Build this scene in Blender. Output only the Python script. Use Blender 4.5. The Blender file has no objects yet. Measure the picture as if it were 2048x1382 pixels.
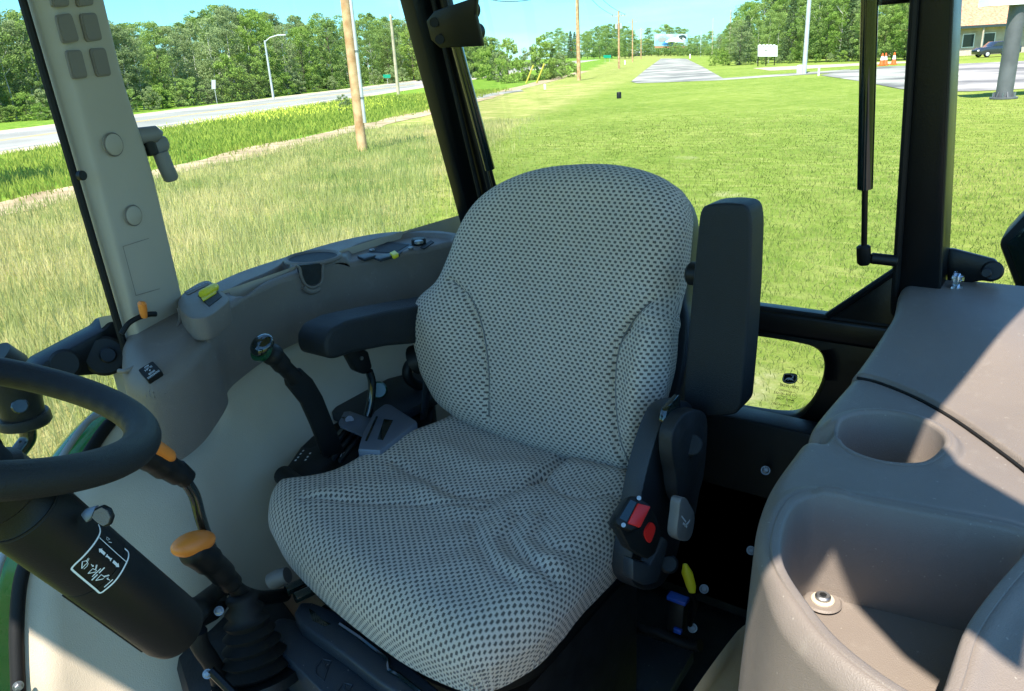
import bpy, bmesh, math, random
import numpy as np
from mathutils import Vector, Matrix

random.seed(7); rng = np.random.default_rng(7)
S = bpy.context.scene
COL = S.collection

# ------------------------------------------------------------------ camera
# origin = the lens; +X towards the tractor's rear, +Y towards its right side, ground at z = -2.5
F = 1550.0; PITCH = math.radians(20.2); ROLL = math.radians(3.3); YAW = math.radians(37)
GZ = -2.5
Hh = np.array([math.cos(YAW), math.sin(YAW), 0.0]); R0 = np.array([math.sin(YAW), -math.cos(YAW), 0.0]); ZZ = np.array([0, 0, 1.0])
FW = Hh*math.cos(PITCH) - ZZ*math.sin(PITCH); U0 = Hh*math.sin(PITCH) + ZZ*math.cos(PITCH)
RT = R0*math.cos(ROLL) - U0*math.sin(ROLL); UP = U0*math.cos(ROLL) + R0*math.sin(ROLL)
cd = bpy.data.cameras.new('camera'); cam = bpy.data.objects.new('camera', cd); COL.objects.link(cam)
cam.matrix_world = Matrix([[RT[i], UP[i], -FW[i], 0] for i in range(3)] + [[0, 0, 0, 1]])
cd.sensor_width = 36; cd.lens = F/2048*36; cd.clip_start = 0.02; cd.clip_end = 3000
S.camera = cam

# ------------------------------------------------------------------ sun, sky, exposure
SUN_TRAVEL = Vector((0.57, 0.13, -1.0)).normalized()
sd = bpy.data.lights.new('sun', 'SUN'); sd.energy = 4.8; sd.angle = math.radians(0.53); sd.color = (1.0, 0.93, 0.82)
so = bpy.data.objects.new('sun', sd); COL.objects.link(so)
so.rotation_euler = SUN_TRAVEL.to_track_quat('-Z', 'Y').to_euler()
W = bpy.data.worlds.new('World'); S.world = W; W.use_nodes = True
wn = W.node_tree; bg = wn.nodes['Background']
sky = wn.nodes.new('ShaderNodeTexSky'); sky.sky_type = 'NISHITA'; sky.sun_disc = False
tosun = -SUN_TRAVEL
sky.sun_elevation = math.asin(tosun.z); sky.sun_rotation = math.atan2(tosun.x, tosun.y)
sky.air_density = 1.0; sky.dust_density = 0.4; sky.ozone_density = 1.6
bg.inputs[1].default_value = 0.12
# thin bright cloud veils over the Nishita sky
tc = wn.nodes.new('ShaderNodeTexCoord'); mp = wn.nodes.new('ShaderNodeMapping'); mp.inputs['Scale'].default_value = (1.2, 1.2, 6)
nz = wn.nodes.new('ShaderNodeTexNoise'); nz.inputs['Scale'].default_value = 2.2; nz.inputs['Detail'].default_value = 6
rp = wn.nodes.new('ShaderNodeValToRGB'); rp.color_ramp.elements[0].position = .50; rp.color_ramp.elements[1].position = .78
rp.color_ramp.elements[1].color = (.35, .35, .35, 1)
mx = wn.nodes.new('ShaderNodeMix'); mx.data_type = 'RGBA'; mx.inputs['B'].default_value = (6.0, 6.6, 7.0, 1)
L = wn.links.new
L(tc.outputs['Generated'], mp.inputs[0]); L(mp.outputs[0], nz.inputs['Vector']); L(nz.outputs[0], rp.inputs[0]); L(rp.outputs[0], mx.inputs['Factor'])
tint = wn.nodes.new('ShaderNodeMix'); tint.data_type = 'RGBA'; tint.blend_type = 'MULTIPLY'; tint.inputs['Factor'].default_value = 1; tint.inputs['B'].default_value = (.33, .68, .90, 1)
L(sky.outputs[0], tint.inputs['A']); L(tint.outputs['Result'], mx.inputs['A']); L(mx.outputs['Result'], bg.inputs[0])
S.view_settings.view_transform = 'Standard'; S.view_settings.look = 'None'
S.view_settings.gamma = 1; S.view_settings.exposure = 1.46
S.render.engine = 'CYCLES'
S.cycles.max_bounces = 8; S.cycles.transparent_max_bounces = 24

# ------------------------------------------------------------------ pixel -> point on a real plane of the cab or ground
def ray(x, y): return FW + RT*((x-1024)/F) - UP*((y-691)/F)
def PX(x, y, c): d = ray(x, y); return Vector(d*(c/d[0]))
def PY(x, y, c): d = ray(x, y); return Vector(d*(c/d[1]))
def PZ(x, y, c): d = ray(x, y); return Vector(d*(c/d[2]))
def PD(x, y, c): return Vector(ray(x, y)*c)
def PP(x, y, o, n): d = ray(x, y); o = np.array(o); n = np.array(n); return Vector(d*((o@n)/(d@n)))
def G(x, y): return PZ(x, y, GZ)

# ------------------------------------------------------------------ materials
def new_mat(name):
    m = bpy.data.materials.new(name); m.use_nodes = True
    return m, m.node_tree, m.node_tree.nodes['Principled BSDF']
def pmat(name, col, rough=.5, metal=0, spec=.5, var=.12, vscale=6, bump=0, bscale=400, col2=None, coat=0, wear=0):
    m, nt, b = new_mat(name); N = nt.nodes; K = nt.links.new
    t = N.new('ShaderNodeTexCoord')
    n = N.new('ShaderNodeTexNoise'); n.inputs['Scale'].default_value = vscale; n.inputs['Detail'].default_value = 5
    K(t.outputs['Object'], n.inputs['Vector'])
    c2 = col2 or tuple(min(1, c*(1+var*1.6)) for c in col); c1 = tuple(c*(1-var) for c in col) if not col2 else col
    r = N.new('ShaderNodeValToRGB'); r.color_ramp.elements[0].position = .35; r.color_ramp.elements[1].position = .68
    r.color_ramp.elements[0].color = (*c1, 1); r.color_ramp.elements[1].color = (*c2, 1)
    K(n.outputs[0], r.inputs[0])
    out = r.outputs[0]
    if wear:
        n3 = N.new('ShaderNodeTexNoise'); n3.inputs['Scale'].default_value = 38; n3.inputs['Detail'].default_value = 8; n3.inputs['Roughness'].default_value = .7
        K(t.outputs['Object'], n3.inputs['Vector'])
        r3 = N.new('ShaderNodeValToRGB'); r3.color_ramp.elements[0].position = .56; r3.color_ramp.elements[1].position = .75
        r3.color_ramp.elements[1].color = (wear, wear, wear, 1)
        K(n3.outputs[0], r3.inputs[0])
        mm = N.new('ShaderNodeMix'); mm.data_type = 'RGBA'; K(r3.outputs[0], mm.inputs['Factor']); K(out, mm.inputs['A'])
        n5 = N.new('ShaderNodeTexNoise'); n5.inputs['Scale'].default_value = 230; n5.inputs['Detail'].default_value = 1
        r5 = N.new('ShaderNodeMapRange'); r5.inputs[1].default_value = .74; r5.inputs[2].default_value = .80; r5.inputs[4].default_value = .45
        K(t.outputs['Object'], n5.inputs['Vector']); K(n5.outputs[0], r5.inputs[0])
        m5 = N.new('ShaderNodeMath'); m5.operation = 'MAXIMUM'; K(r3.outputs[0], m5.inputs[0]); K(r5.outputs[0], m5.inputs[1]); K(m5.outputs[0], mm.inputs['Factor'])
        mm.inputs['B'].default_value = (.42, .39, .33, 1); out = mm.outputs['Result']
    K(out, b.inputs['Base Color'])
    b.inputs['Roughness'].default_value = rough; b.inputs['Metallic'].default_value = metal
    b.inputs['Specular IOR Level'].default_value = spec
    rr = N.new('ShaderNodeMapRange'); rr.inputs[3].default_value = max(.03, rough-.07); rr.inputs[4].default_value = min(1, rough+.1)
    n4 = N.new('ShaderNodeTexNoise'); n4.inputs['Scale'].default_value = vscale*4; n4.inputs['Detail'].default_value = 6
    K(t.outputs['Object'], n4.inputs['Vector']); K(n4.outputs[0], rr.inputs[0]); K(rr.outputs[0], b.inputs['Roughness'])
    if coat: b.inputs['Coat Weight'].default_value = coat
    if bump:
        n2 = N.new('ShaderNodeTexNoise'); n2.inputs['Scale'].default_value = bscale; n2.inputs['Detail'].default_value = 3
        K(t.outputs['Object'], n2.inputs['Vector'])
        bp = N.new('ShaderNodeBump'); bp.inputs['Strength'].default_value = bump; bp.inputs['Distance'].default_value = .001
        K(n2.outputs[0], bp.inputs['Height']); K(bp.outputs[0], b.inputs['Normal'])
    return m
M = {}
M['taupe'] = pmat('taupe_plastic', (.168, .138, .116), .5, var=.06, bump=.6, bscale=900, wear=.12)
M['beige'] = pmat('beige_plastic', (.46, .385, .29), .48, var=.06, bump=.5, bscale=700, wear=.12)
M['pillar'] = pmat('pillar_trim', (.37, .315, .25), .55, var=.04, bump=.3, bscale=900)
M['taupe_dark'] = pmat('vent_taupe', (.17, .14, .115), .6, var=.05, bump=.2)
M['black'] = pmat('black_plastic', (.005, .006, .0065), .45, spec=.32, var=.1, bump=.3, bscale=800)
M['paint'] = pmat('black_paint', (.004, .005, .006), .33, var=.1, spec=.28, bump=.25, bscale=300)
M['chrome'] = pmat('bright_zinc', (.60, .64, .68), .25, metal=1, var=.1, vscale=60)
M['rubber'] = pmat('rubber', (.006, .006, .006), .6, spec=.3, var=.2, bump=.3, bscale=500)
M['soft'] = pmat('soft_black', (.009, .011, .013), .5, spec=.38, var=.1, bump=.9, bscale=900)
M['seatshell'] = pmat('grey_black_shell', (.018, .021, .025), .45, var=.1, bump=.5, bscale=700)
M['slate'] = pmat('slate_plastic', (.024, .030, .039), .42, var=.15, bump=.5, bscale=600, wear=.05)
M['grey'] = pmat('grey_plastic', (.18, .17, .16), .5, var=.05, bump=.2)
M['ltgrey'] = pmat('light_grey_plastic', (.30, .31, .32), .5, var=.05)
M['orange'] = pmat('orange_plastic', (.78, .22, .03), .38, var=.06, bump=.3, bscale=500)
M['yellow'] = pmat('yellow_plastic', (.80, .66, .02), .4, var=.05)
M['red'] = pmat('red_plastic', (.62, .015, .012), .35, var=.05)
M['blue'] = pmat('blue_plastic', (.01, .07, .38), .4, var=.05)
M['white'] = pmat('white_print', (.75, .77, .78), .5, var=.03)
M['whitep'] = pmat('white_paint', (.72, .74, .74), .45, var=.05, vscale=2)
M['zinc'] = pmat('zinc_steel', (.30, .31, .32), .45, metal=1, var=.15, vscale=60)
M['gunmetal'] = pmat('blue_grey_steel', (.16, .18, .23), .4, metal=.4, var=.1)
M['green'] = pmat('green_paint', (.006, .17, .028), .25, var=.08, coat=.5)
M['darkgreen'] = pmat('dark_green_trim', (.004, .05, .02), .2, var=.1, coat=.4)
M['glossblack'] = pmat('gloss_black', (.004, .010, .009), .08, var=.1, coat=.6)
M['liner'] = pmat('headliner', (.30, .29, .27), .8, var=.05)
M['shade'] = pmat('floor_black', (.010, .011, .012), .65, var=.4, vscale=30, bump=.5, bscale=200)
M['wood'] = pmat('pole_wood', (.36, .19, .085), .85, vscale=3, col2=(.62, .42, .24), bump=.8, bscale=60)
M['oldwood'] = pmat('weathered_pole', (.33, .28, .21), .9, vscale=2, col2=(.50, .43, .32))
M['galv'] = pmat('galvanised', (.50, .53, .55), .5, metal=.3, var=.08, vscale=3)
M['greypole'] = pmat('grey_pole_paint', (.085, .095, .10), .5, var=.15, vscale=2)
M['signgreen'] = pmat('road_sign_green', (.0, .28, .17), .4)
M['cone'] = pmat('cone_orange', (.85, .12, .02), .5)
M['roofshingle'] = pmat('orange_shingles', (.34, .15, .08), .9, vscale=4, col2=(.52, .29, .17))
M['wallb'] = pmat('building_wall', (.40, .35, .28), .8, vscale=1)
M['glassdark'] = pmat('dark_window', (.03, .045, .05), .1)
M['carpaint'] = pmat('dark_car_paint', (.02, .028, .04), .2, coat=.7)
M['tan'] = pmat('tan_boards', (.50, .44, .34), .8)
M['asphalt'] = pmat('pale_asphalt', (.11, .108, .105), .9, vscale=.22, col2=(.40, .38, .35), bump=.3, bscale=20)
M['road'] = pmat('highway', (.20, .20, .19), .85, vscale=.2, col2=(.30, .295, .28))
M['shoulder'] = pmat('gravel_shoulder', (.36, .29, .20), .95, vscale=1.2, col2=(.52, .43, .32))
M['sand'] = pmat('sandy_track', (.24, .175, .105), .95, vscale=1.5, col2=(.46, .35, .23), bump=.8, bscale=25)
M['roadpaint'] = pmat('road_paint', (.7, .7, .66), .7, vscale=4)
M['roadyellow'] = pmat('road_paint_yellow', (.62, .42, .10), .7, vscale=4)
M['trunk'] = pmat('bark', (.10, .085, .065), .9, vscale=3)
M['birch'] = pmat('birch_bark', (.50, .47, .42), .85, vscale=4, col2=(.72, .69, .63))
M['billblue'] = pmat('billboard_print', (.03, .30, .62), .6, vscale=.16, col2=(.62, .74, .82))
M['seatpipe'] = pmat('welt', (.17, .165, .16), .9)

def glass_mat(name, tint, gloss=.06):
    m = bpy.data.materials.new(name); m.use_nodes = True; nt = m.node_tree; N = nt.nodes; K = nt.links.new
    N.remove(N['Principled BSDF']); o = N['Material Output']
    tr = N.new('ShaderNodeBsdfTransparent'); tr.inputs[0].default_value = (*tint, 1)
    gl = N.new('ShaderNodeBsdfGlossy'); gl.inputs['Roughness'].default_value = .01
    fr = N.new('ShaderNodeFresnel'); fr.inputs[0].default_value = 1.42
    t = N.new('ShaderNodeTexCoord'); n = N.new('ShaderNodeTexNoise'); n.inputs['Scale'].default_value = 9; n.inputs['Detail'].default_value = 8
    K(t.outputs['Object'], n.inputs['Vector'])
    ms = N.new('ShaderNodeMixShader'); K(fr.outputs[0], ms.inputs[0]); K(tr.outputs[0], ms.inputs[1]); K(gl.outputs[0], ms.inputs[2])
    # faint dust film
    df = N.new('ShaderNodeBsdfDiffuse'); df.inputs[0].default_value = (.6, .62, .6, 1)
    rr = N.new('ShaderNodeMapRange'); rr.inputs[1].default_value = .45; rr.inputs[2].default_value = .8; rr.inputs[3].default_value = .004; rr.inputs[4].default_value = .03
    K(n.outputs[0], rr.inputs[0])
    m2 = N.new('ShaderNodeMixShader'); K(rr.outputs[0], m2.inputs[0]); K(ms.outputs[0], m2.inputs[1]); K(df.outputs[0], m2.inputs[2])
    K(m2.outputs[0], o.inputs[0])
    return m
M['glass'] = glass_mat('tinted_glass', (.90, .975, .93))
M['glass2'] = glass_mat('clear_glass', (.93, .97, .94))

def fabric_mat():
    m, nt, b = new_mat('seat_fabric'); N = nt.nodes; K = nt.links.new
    uv = N.new('ShaderNodeUVMap'); uv.uv_map = 'UVMap'
    wn_ = N.new('ShaderNodeTexNoise'); wn_.inputs['Scale'].default_value = 260; wn_.inputs['Detail'].default_value = 2
    K(uv.outputs[0], wn_.inputs['Vector'])
    sub = N.new('ShaderNodeVectorMath'); sub.operation = 'SUBTRACT'; sub.inputs[1].default_value = (.5, .5, .5); K(wn_.outputs['Color'], sub.inputs[0])
    sc = N.new('ShaderNodeVectorMath'); sc.operation = 'SCALE'; sc.inputs['Scale'].default_value = .0022; K(sub.outputs[0], sc.inputs[0])
    ad = N.new('ShaderNodeVectorMath'); K(uv.outputs[0], ad.inputs[0]); K(sc.outputs[0], ad.inputs[1])
    sp = N.new('ShaderNodeSeparateXYZ'); K(ad.outputs[0], sp.inputs[0])
    def mth(op, a, b_=None, c=None):
        n = N.new('ShaderNodeMath'); n.operation = op
        for i, v in enumerate((a, b_, c)):
            if v is None: continue
            if isinstance(v, (int, float)): n.inputs[i].default_value = v
            else: K(v, n.inputs[i])
        return n.outputs[0]
    a = mth('DIVIDE', sp.outputs[0], .0098); bb = mth('DIVIDE', sp.outputs[1], .0058)
    row = mth('FLOOR', bb); a2 = mth('ADD', a, mth('MULTIPLY', mth('MODULO', row, 2.0), .5))
    fa = mth('ABSOLUTE', mth('SUBTRACT', mth('FRACT', a2), .5)); fb = mth('ABSOLUTE', mth('SUBTRACT', mth('FRACT', bb), .5))
    q = mth('MAXIMUM', mth('DIVIDE', fa, .29), mth('DIVIDE', fb, .34))
    q2 = mth('ADD', mth('MULTIPLY', q, .85), mth('MULTIPLY', mth('ADD', mth('DIVIDE', fa, .29), mth('DIVIDE', fb, .34)), .12))
    dark = N.new('ShaderNodeMapRange'); dark.inputs[1].default_value = 1.12; dark.inputs[2].default_value = .70
    dark.interpolation_type = 'SMOOTHSTEP'; K(q2, dark.inputs[0])
    # yarn threads
    th = N.new('ShaderNodeTexWave'); th.inputs['Scale'].default_value = 210; th.inputs['Distortion'].default_value = 3; th.inputs['Detail'].default_value = 1
    K(ad.outputs[0], th.inputs['Vector'])
    yn = N.new('ShaderNodeMix'); yn.data_type = 'RGBA'; K(th.outputs['Fac'], yn.inputs['Factor'])
    yn.inputs['A'].default_value = (.48, .40, .325, 1); yn.inputs['B'].default_value = (.71, .60, .49, 1)
    big = N.new('ShaderNodeTexNoise'); big.inputs['Scale'].default_value = 9; big.inputs['Detail'].default_value = 5; K(uv.outputs[0], big.inputs['Vector'])
    bm_ = N.new('ShaderNodeMapRange'); bm_.inputs[3].default_value = .86; bm_.inputs[4].default_value = 1.1; K(big.outputs[0], bm_.inputs[0])
    y2 = N.new('ShaderNodeVectorMath'); y2.operation = 'SCALE'; K(yn.outputs['Result'], y2.inputs[0]); K(bm_.outputs[0], y2.inputs['Scale'])
    cm = N.new('ShaderNodeMix'); cm.data_type = 'RGBA'; K(dark.outputs[0], cm.inputs['Factor']); K(y2.outputs[0], cm.inputs['A'])
    cm.inputs['B'].default_value = (.115, .098, .086, 1)
    K(cm.outputs['Result'], b.inputs['Base Color'])
    b.inputs['Roughness'].default_value = .92; b.inputs['Specular IOR Level'].default_value = .15
    b.inputs['Sheen Weight'].default_value = .25
    hgt = mth('ADD', mth('MULTIPLY', dark.outputs[0], -1.0), mth('MULTIPLY', th.outputs['Fac'], .35))
    bp = N.new('ShaderNodeBump'); bp.inputs['Strength'].default_value = .8; bp.inputs['Distance'].default_value = .0014
    K(hgt, bp.inputs['Height']); K(bp.outputs[0], b.inputs['Normal'])
    return m
M['fabric'] = fabric_mat()

def leaf_mat(name, c1, c2, trans=.35):
    m = bpy.data.materials.new(name); m.use_nodes = True; nt = m.node_tree; N = nt.nodes; K = nt.links.new
    N.remove(N['Principled BSDF']); o = N['Material Output']
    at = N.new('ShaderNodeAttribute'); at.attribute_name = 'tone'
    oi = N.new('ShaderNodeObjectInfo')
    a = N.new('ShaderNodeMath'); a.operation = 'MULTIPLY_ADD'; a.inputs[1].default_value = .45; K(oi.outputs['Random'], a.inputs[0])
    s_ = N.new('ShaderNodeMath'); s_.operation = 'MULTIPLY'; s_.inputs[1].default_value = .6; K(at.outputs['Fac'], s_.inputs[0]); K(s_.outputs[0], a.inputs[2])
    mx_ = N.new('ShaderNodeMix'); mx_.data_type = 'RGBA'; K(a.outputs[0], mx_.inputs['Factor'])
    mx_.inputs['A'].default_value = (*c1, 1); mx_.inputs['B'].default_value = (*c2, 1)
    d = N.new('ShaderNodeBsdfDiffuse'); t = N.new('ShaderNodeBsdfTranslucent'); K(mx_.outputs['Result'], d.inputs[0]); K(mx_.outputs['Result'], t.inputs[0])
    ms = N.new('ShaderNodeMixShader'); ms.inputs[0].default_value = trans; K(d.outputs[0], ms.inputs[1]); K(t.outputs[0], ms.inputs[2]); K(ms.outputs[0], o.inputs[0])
    return m
M['leafA'] = leaf_mat('leaf_green', (.12, .20, .055), (.34, .46, .14))
M['leafB'] = leaf_mat('leaf_bright', (.15, .27, .05), (.36, .48, .12))
M['leafC'] = leaf_mat('leaf_conifer', (.04, .085, .04), (.12, .18, .075), .2)
M['leafD'] = leaf_mat('leaf_grey_green', (.15, .21, .09), (.35, .43, .20))
M['blade_lawn'] = leaf_mat('lawn_blades', (.12, .18, .032), (.42, .42, .15), .45)
M['blade_tall'] = leaf_mat('tall_blades', (.105, .25, .032), (.70, .60, .31), .45)
M['blade_verge'] = leaf_mat('verge_blades', (.12, .22, .03), (.42, .47, .10), .45)

def ground_mat():
    m, nt, b = new_mat('ground_grass'); N = nt.nodes; K = nt.links.new
    t = N.new('ShaderNodeTexCoord')
    def noise(s, d=6, r=.6, st=(1, 1, 1), rot=0):
        mp_ = N.new('ShaderNodeMapping'); mp_.inputs['Scale'].default_value = st; mp_.inputs['Rotation'].default_value = (0, 0, rot); K(t.outputs['Object'], mp_.inputs[0])
        n = N.new('ShaderNodeTexNoise'); n.inputs['Scale'].default_value = s; n.inputs['Detail'].default_value = d; n.inputs['Roughness'].default_value = r
        K(mp_.outputs[0], n.inputs['Vector']); return n.outputs[0]
    def ramp(f, stops):
        r = N.new('ShaderNodeValToRGB'); e = r.color_ramp.elements
        e[0].position, e[0].color = stops[0][0], (*stops[0][1], 1); e[1].position, e[1].color = stops[-1][0], (*stops[-1][1], 1)
        for p, c in stops[1:-1]:
            k = e.new(p); k.color = (*c, 1)
        K(f, r.inputs[0]); return r.outputs[0]
    def mix(f, a_, b_):
        x = N.new('ShaderNodeMix'); x.data_type = 'RGBA'
        if isinstance(f, float): x.inputs['Factor'].default_value = f
        else: K(f, x.inputs['Factor'])
        K(a_, x.inputs['A']); K(b_, x.inputs['B']); return x.outputs['Result']
    at = N.new('ShaderNodeAttribute'); at.attribute_name = 'zone'   # 0 lawn, .5 tall dry grass, 1 lush verge
    lawn = mix(ramp(noise(.16, 5), [(.38, (0, 0, 0)), (.62, (1, 1, 1))]),
               ramp(noise(2.2, 9, .75, (1, 1, 1)), [(.3, (.085, .14, .020)), (.5, (.155, .225, .038)), (.68, (.29, .32, .085))]),
               ramp(noise(3.5, 9, .75, (1, .35, 1), .6), [(.3, (.11, .17, .025)), (.5, (.20, .265, .05)), (.66, (.37, .37, .13))]))
    dry = ramp(noise(.9, 10, .8, (1, .6, 1)), [(.32, (.14, .20, .035)), (.48, (.26, .28, .08)), (.6, (.40, .35, .15)), (.7, (.50, .42, .22))])
    lush = ramp(noise(1.2, 9, .75), [(.3, (.065, .15, .018)), (.5, (.13, .235, .03)), (.66, (.27, .35, .06))])
    z1 = N.new('ShaderNodeMapRange'); z1.inputs[2].default_value = .5; K(at.outputs['Fac'], z1.inputs[0])
    z2 = N.new('ShaderNodeMapRange'); z2.inputs[1].default_value = .5; K(at.outputs['Fac'], z2.inputs[0])
    c = mix(z2.outputs[0], mix(z1.outputs[0], lawn, dry), lush)
    ba = N.new('ShaderNodeAttribute'); ba.attribute_name = 'bare'
    bf = N.new('ShaderNodeMath'); bf.operation = 'MULTIPLY'; K(ba.outputs['Fac'], bf.inputs[0]); K(noise(6, 6, .7), bf.inputs[1])
    bs = N.new('ShaderNodeMapRange'); bs.inputs[1].default_value = .15; bs.inputs[2].default_value = .5; K(bf.outputs[0], bs.inputs[0])
    c = mix(bs.outputs[0], c, ramp(noise(14, 8, .8), [(.3, (.30, .25, .14)), (.5, (.42, .38, .22)), (.7, (.58, .52, .36))]))
    K(c, b.inputs['Base Color']); b.inputs['Roughness'].default_value = 1; b.inputs['Specular IOR Level'].default_value = .05
    bp = N.new('ShaderNodeBump'); bp.inputs['Strength'].default_value = .8; bp.inputs['Distance'].default_value = .08
    K(noise(9, 8, .8), bp.inputs['Height']); K(bp.outputs[0], b.inputs['Normal'])
    return m
M['ground'] = ground_mat()

# ------------------------------------------------------------------ object helpers
def link(me, name, mat=None, parent=None, smooth=True, angle=None):
    o = bpy.data.objects.new(name, me); COL.objects.link(o)
    if mat is not None and not me.materials: me.materials.append(M[mat] if isinstance(mat, str) else mat)
    if smooth: me.polygons.foreach_set('use_smooth', [True]*len(me.polygons))
    if angle is not None: me.set_sharp_from_angle(angle=math.radians(angle))
    if parent is not None: o.parent = parent
    return o
def mesh(name, V, Fc, mat, parent=None, smooth=True, angle=None):
    me = bpy.data.meshes.new(name); me.from_pydata([tuple(v) for v in V], [], [tuple(int(i) for i in f) for f in Fc]); me.update()
    return link(me, name, mat, parent, smooth, angle)
def thing(name, label, cat, group=None, loc=None):
    o = bpy.data.objects.new(name, None); COL.objects.link(o); o.empty_display_size = .1
    o['label'] = label; o['category'] = cat
    if group: o['group'] = group
    o['_pend'] = 1
    if loc is not None: o.location = loc
    return o
def tag(o, label=None, cat=None, group=None, kind=None):
    if label: o['label'] = label
    if cat: o['category'] = cat
    if group: o['group'] = group
    if kind: o['kind'] = kind
    return o
def fix_parents(root):
    """keep children where they were built (world coordinates) although the Empty stands at the thing's base"""
    root['_pend'] = 0; del root['_pend']
    inv = Matrix.Translation(-Vector(root.location))
    for c in root.children:
        c.matrix_parent_inverse = inv
def bm_obj(name, bm, mat, parent=None, smooth=True, angle=35):
    bmesh.ops.recalc_face_normals(bm, faces=bm.faces[:])
    me = bpy.data.meshes.new(name); bm.to_mesh(me); bm.free()
    return link(me, name, mat, parent, smooth, angle)
def catmull(P, n=10, closed=False):
    P = [Vector(p) for p in P]; out = []
    m = len(P); rngk = range(m) if closed else range(m-1)
    for i in rngk:
        if closed: a, b, c, d = P[(i-1) % m], P[i], P[(i+1) % m], P[(i+2) % m]
        else: a, b, c, d = P[max(i-1, 0)], P[i], P[i+1], P[min(i+2, m-1)]
        for k in range(n):
            t = k/n
            out.append(.5*((2*b)+(c-a)*t+(2*a-5*b+4*c-d)*t*t+(3*b-a-3*c+d)*t**3))
    if not closed: out.append(P[-1])
    return out
def tube_bm(bm, P, R, seg=14, caps=True, flat=1.0, fdir=None):
    """tube through P with radius R (number or list); flat squashes it across fdir"""
    P = [Vector(p) for p in P]; n = len(P)
    if not hasattr(R, '__len__'): R = [R]*n
    rings = []; prev = None
    for i in range(n):
        t = (P[min(i+1, n-1)]-P[max(i-1, 0)]).normalized()
        if prev is None:
            ref = Vector(fdir) if fdir is not None else (Vector((0, 0, 1)) if abs(t.z) < .9 else Vector((1, 0, 0)))
            u = (ref-t*ref.dot(t)).normalized()
        else: u = (prev-t*prev.dot(t)).normalized()
        prev = u; v = t.cross(u)
        rings.append([bm.verts.new(P[i]+R[i]*(math.cos(a)*u*flat+math.sin(a)*v)) for a in [2*math.pi*k/seg for k in range(seg)]])
    for i in range(n-1):
        for k in range(seg):
            bm.faces.new((rings[i][k], rings[i][(k+1) % seg], rings[i+1][(k+1) % seg], rings[i+1][k]))
    if caps: bm.faces.new(rings[0][::-1]); bm.faces.new(rings[-1])
def tube(name, P, R, mat, parent=None, seg=14, smoothpath=0, flat=1.0, fdir=None, angle=40):
    bm = bmesh.new()
    if smoothpath:
        if hasattr(R, '__len__'):
            m = len(P); RR = []
            for i in range(m-1):
                for k in range(smoothpath): RR.append(R[i]+(R[i+1]-R[i])*(k/smoothpath))
            RR.append(R[-1]); R = RR
        P = catmull(P, smoothpath)
    tube_bm(bm, P, R, seg, True, flat, fdir)
    return bm_obj(name, bm, mat, parent, angle=angle)
def box_bm(bm, c, s, rot=None, bev=0, seg=2):
    M_ = Matrix.Translation(Vector(c)) @ (rot.to_4x4() if rot is not None else Matrix.Identity(4)) @ Matrix.Diagonal((*s, 1))
    r = bmesh.ops.create_cube(bm, size=1, matrix=M_)
    if bev:
        es = list({e for v in r['verts'] for e in v.link_edges})
        bmesh.ops.bevel(bm, geom=es, offset=bev, segments=seg, profile=.5, affect='EDGES')
def box(name, c, s, mat, parent=None, rot=None, bev=0, seg=2):
    bm = bmesh.new(); box_bm(bm, c, s, rot, bev, seg); return bm_obj(name, bm, mat, parent)
def cyl(name, a, b, r, mat, parent=None, seg=20, r2=None, bev=0):
    a = Vector(a); b = Vector(b); r2 = r if r2 is None else r2
    if bev:
        t = (b-a).normalized()*bev
        return tube(name, [a, a+t, b-t, b], [r-bev, r, r2, r2-bev], mat, parent, seg)
    return tube(name, [a, b], [r, r2], mat, parent, seg)
def hexbolt(name, p, n, r, parent, mat='zinc'):
    p = Vector(p); n = Vector(n).normalized(); bm = bmesh.new()
    r = r*.72; tube_bm(bm, [p, p+n*r*.25], r*1.35, 18)
    tube_bm(bm, [p+n*r*.2, p+n*r*.9, p+n*r*1.05], [r, r, r*.75], 6)
    tube_bm(bm, [p+n*r*.9, p+n*r*1.5], r*.5, 10)
    return bm_obj(name, bm, mat, parent, angle=30)
def plate(name, pts, thick, mat, parent=None, bev=0, smooth_n=0, seg=2, angle=35):
    """prism: outline pts (on one plane), extruded by the vector thick"""
    if smooth_n: pts = catmull(pts, smooth_n, True)
    bm = bmesh.new(); th = Vector(thick)
    va = [bm.verts.new(Vector(p)) for p in pts]; vb = [bm.verts.new(Vector(p)+th) for p in pts]; n = len(pts)
    fa = bm.faces.new(va); fb = bm.faces.new(vb[::-1])
    for i in range(n): bm.faces.new((va[i], vb[i], vb[(i+1) % n], va[(i+1) % n]))
    bmesh.ops.recalc_face_normals(bm, faces=bm.faces[:])
    if bev:
        es = [e for e in bm.edges if (fa in e.link_faces or fb in e.link_faces)]
        if not smooth_n: es = bm.edges[:]
        bmesh.ops.bevel(bm, geom=es, offset=bev, segments=seg, profile=.5, affect='EDGES', clamp_overlap=True)
    bmesh.ops.triangulate(bm, faces=[f for f in bm.faces if len(f.verts) > 4])
    return bm_obj(name, bm, mat, parent, angle=angle)
def ribbon(name, P, w, n, mat, parent=None, closed=False, bm=None):
    """flat printed line of width w along P; n = normal or function of the point"""
    own = bm is None
    if own: bm = bmesh.new()
    P = [Vector(p) for p in P]
    if closed: P = P+[P[0]]
    L_ = []; R_ = []
    for i, p in enumerate(P):
        t = (P[min(i+1, len(P)-1)]-P[max(i-1, 0)])
        if closed and i in (0, len(P)-1): t = P[1]-P[-2]
        t.normalize(); nn = n(p) if callable(n) else Vector(n); s = nn.cross(t).normalized()*w/2
        L_.append(bm.verts.new(p+s)); R_.append(bm.verts.new(p-s))
    for i in range(len(P)-1): bm.faces.new((L_[i], R_[i], R_[i+1], L_[i+1]))
    if own: return bm_obj(name, bm, mat, parent, smooth=False, angle=None)

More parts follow.
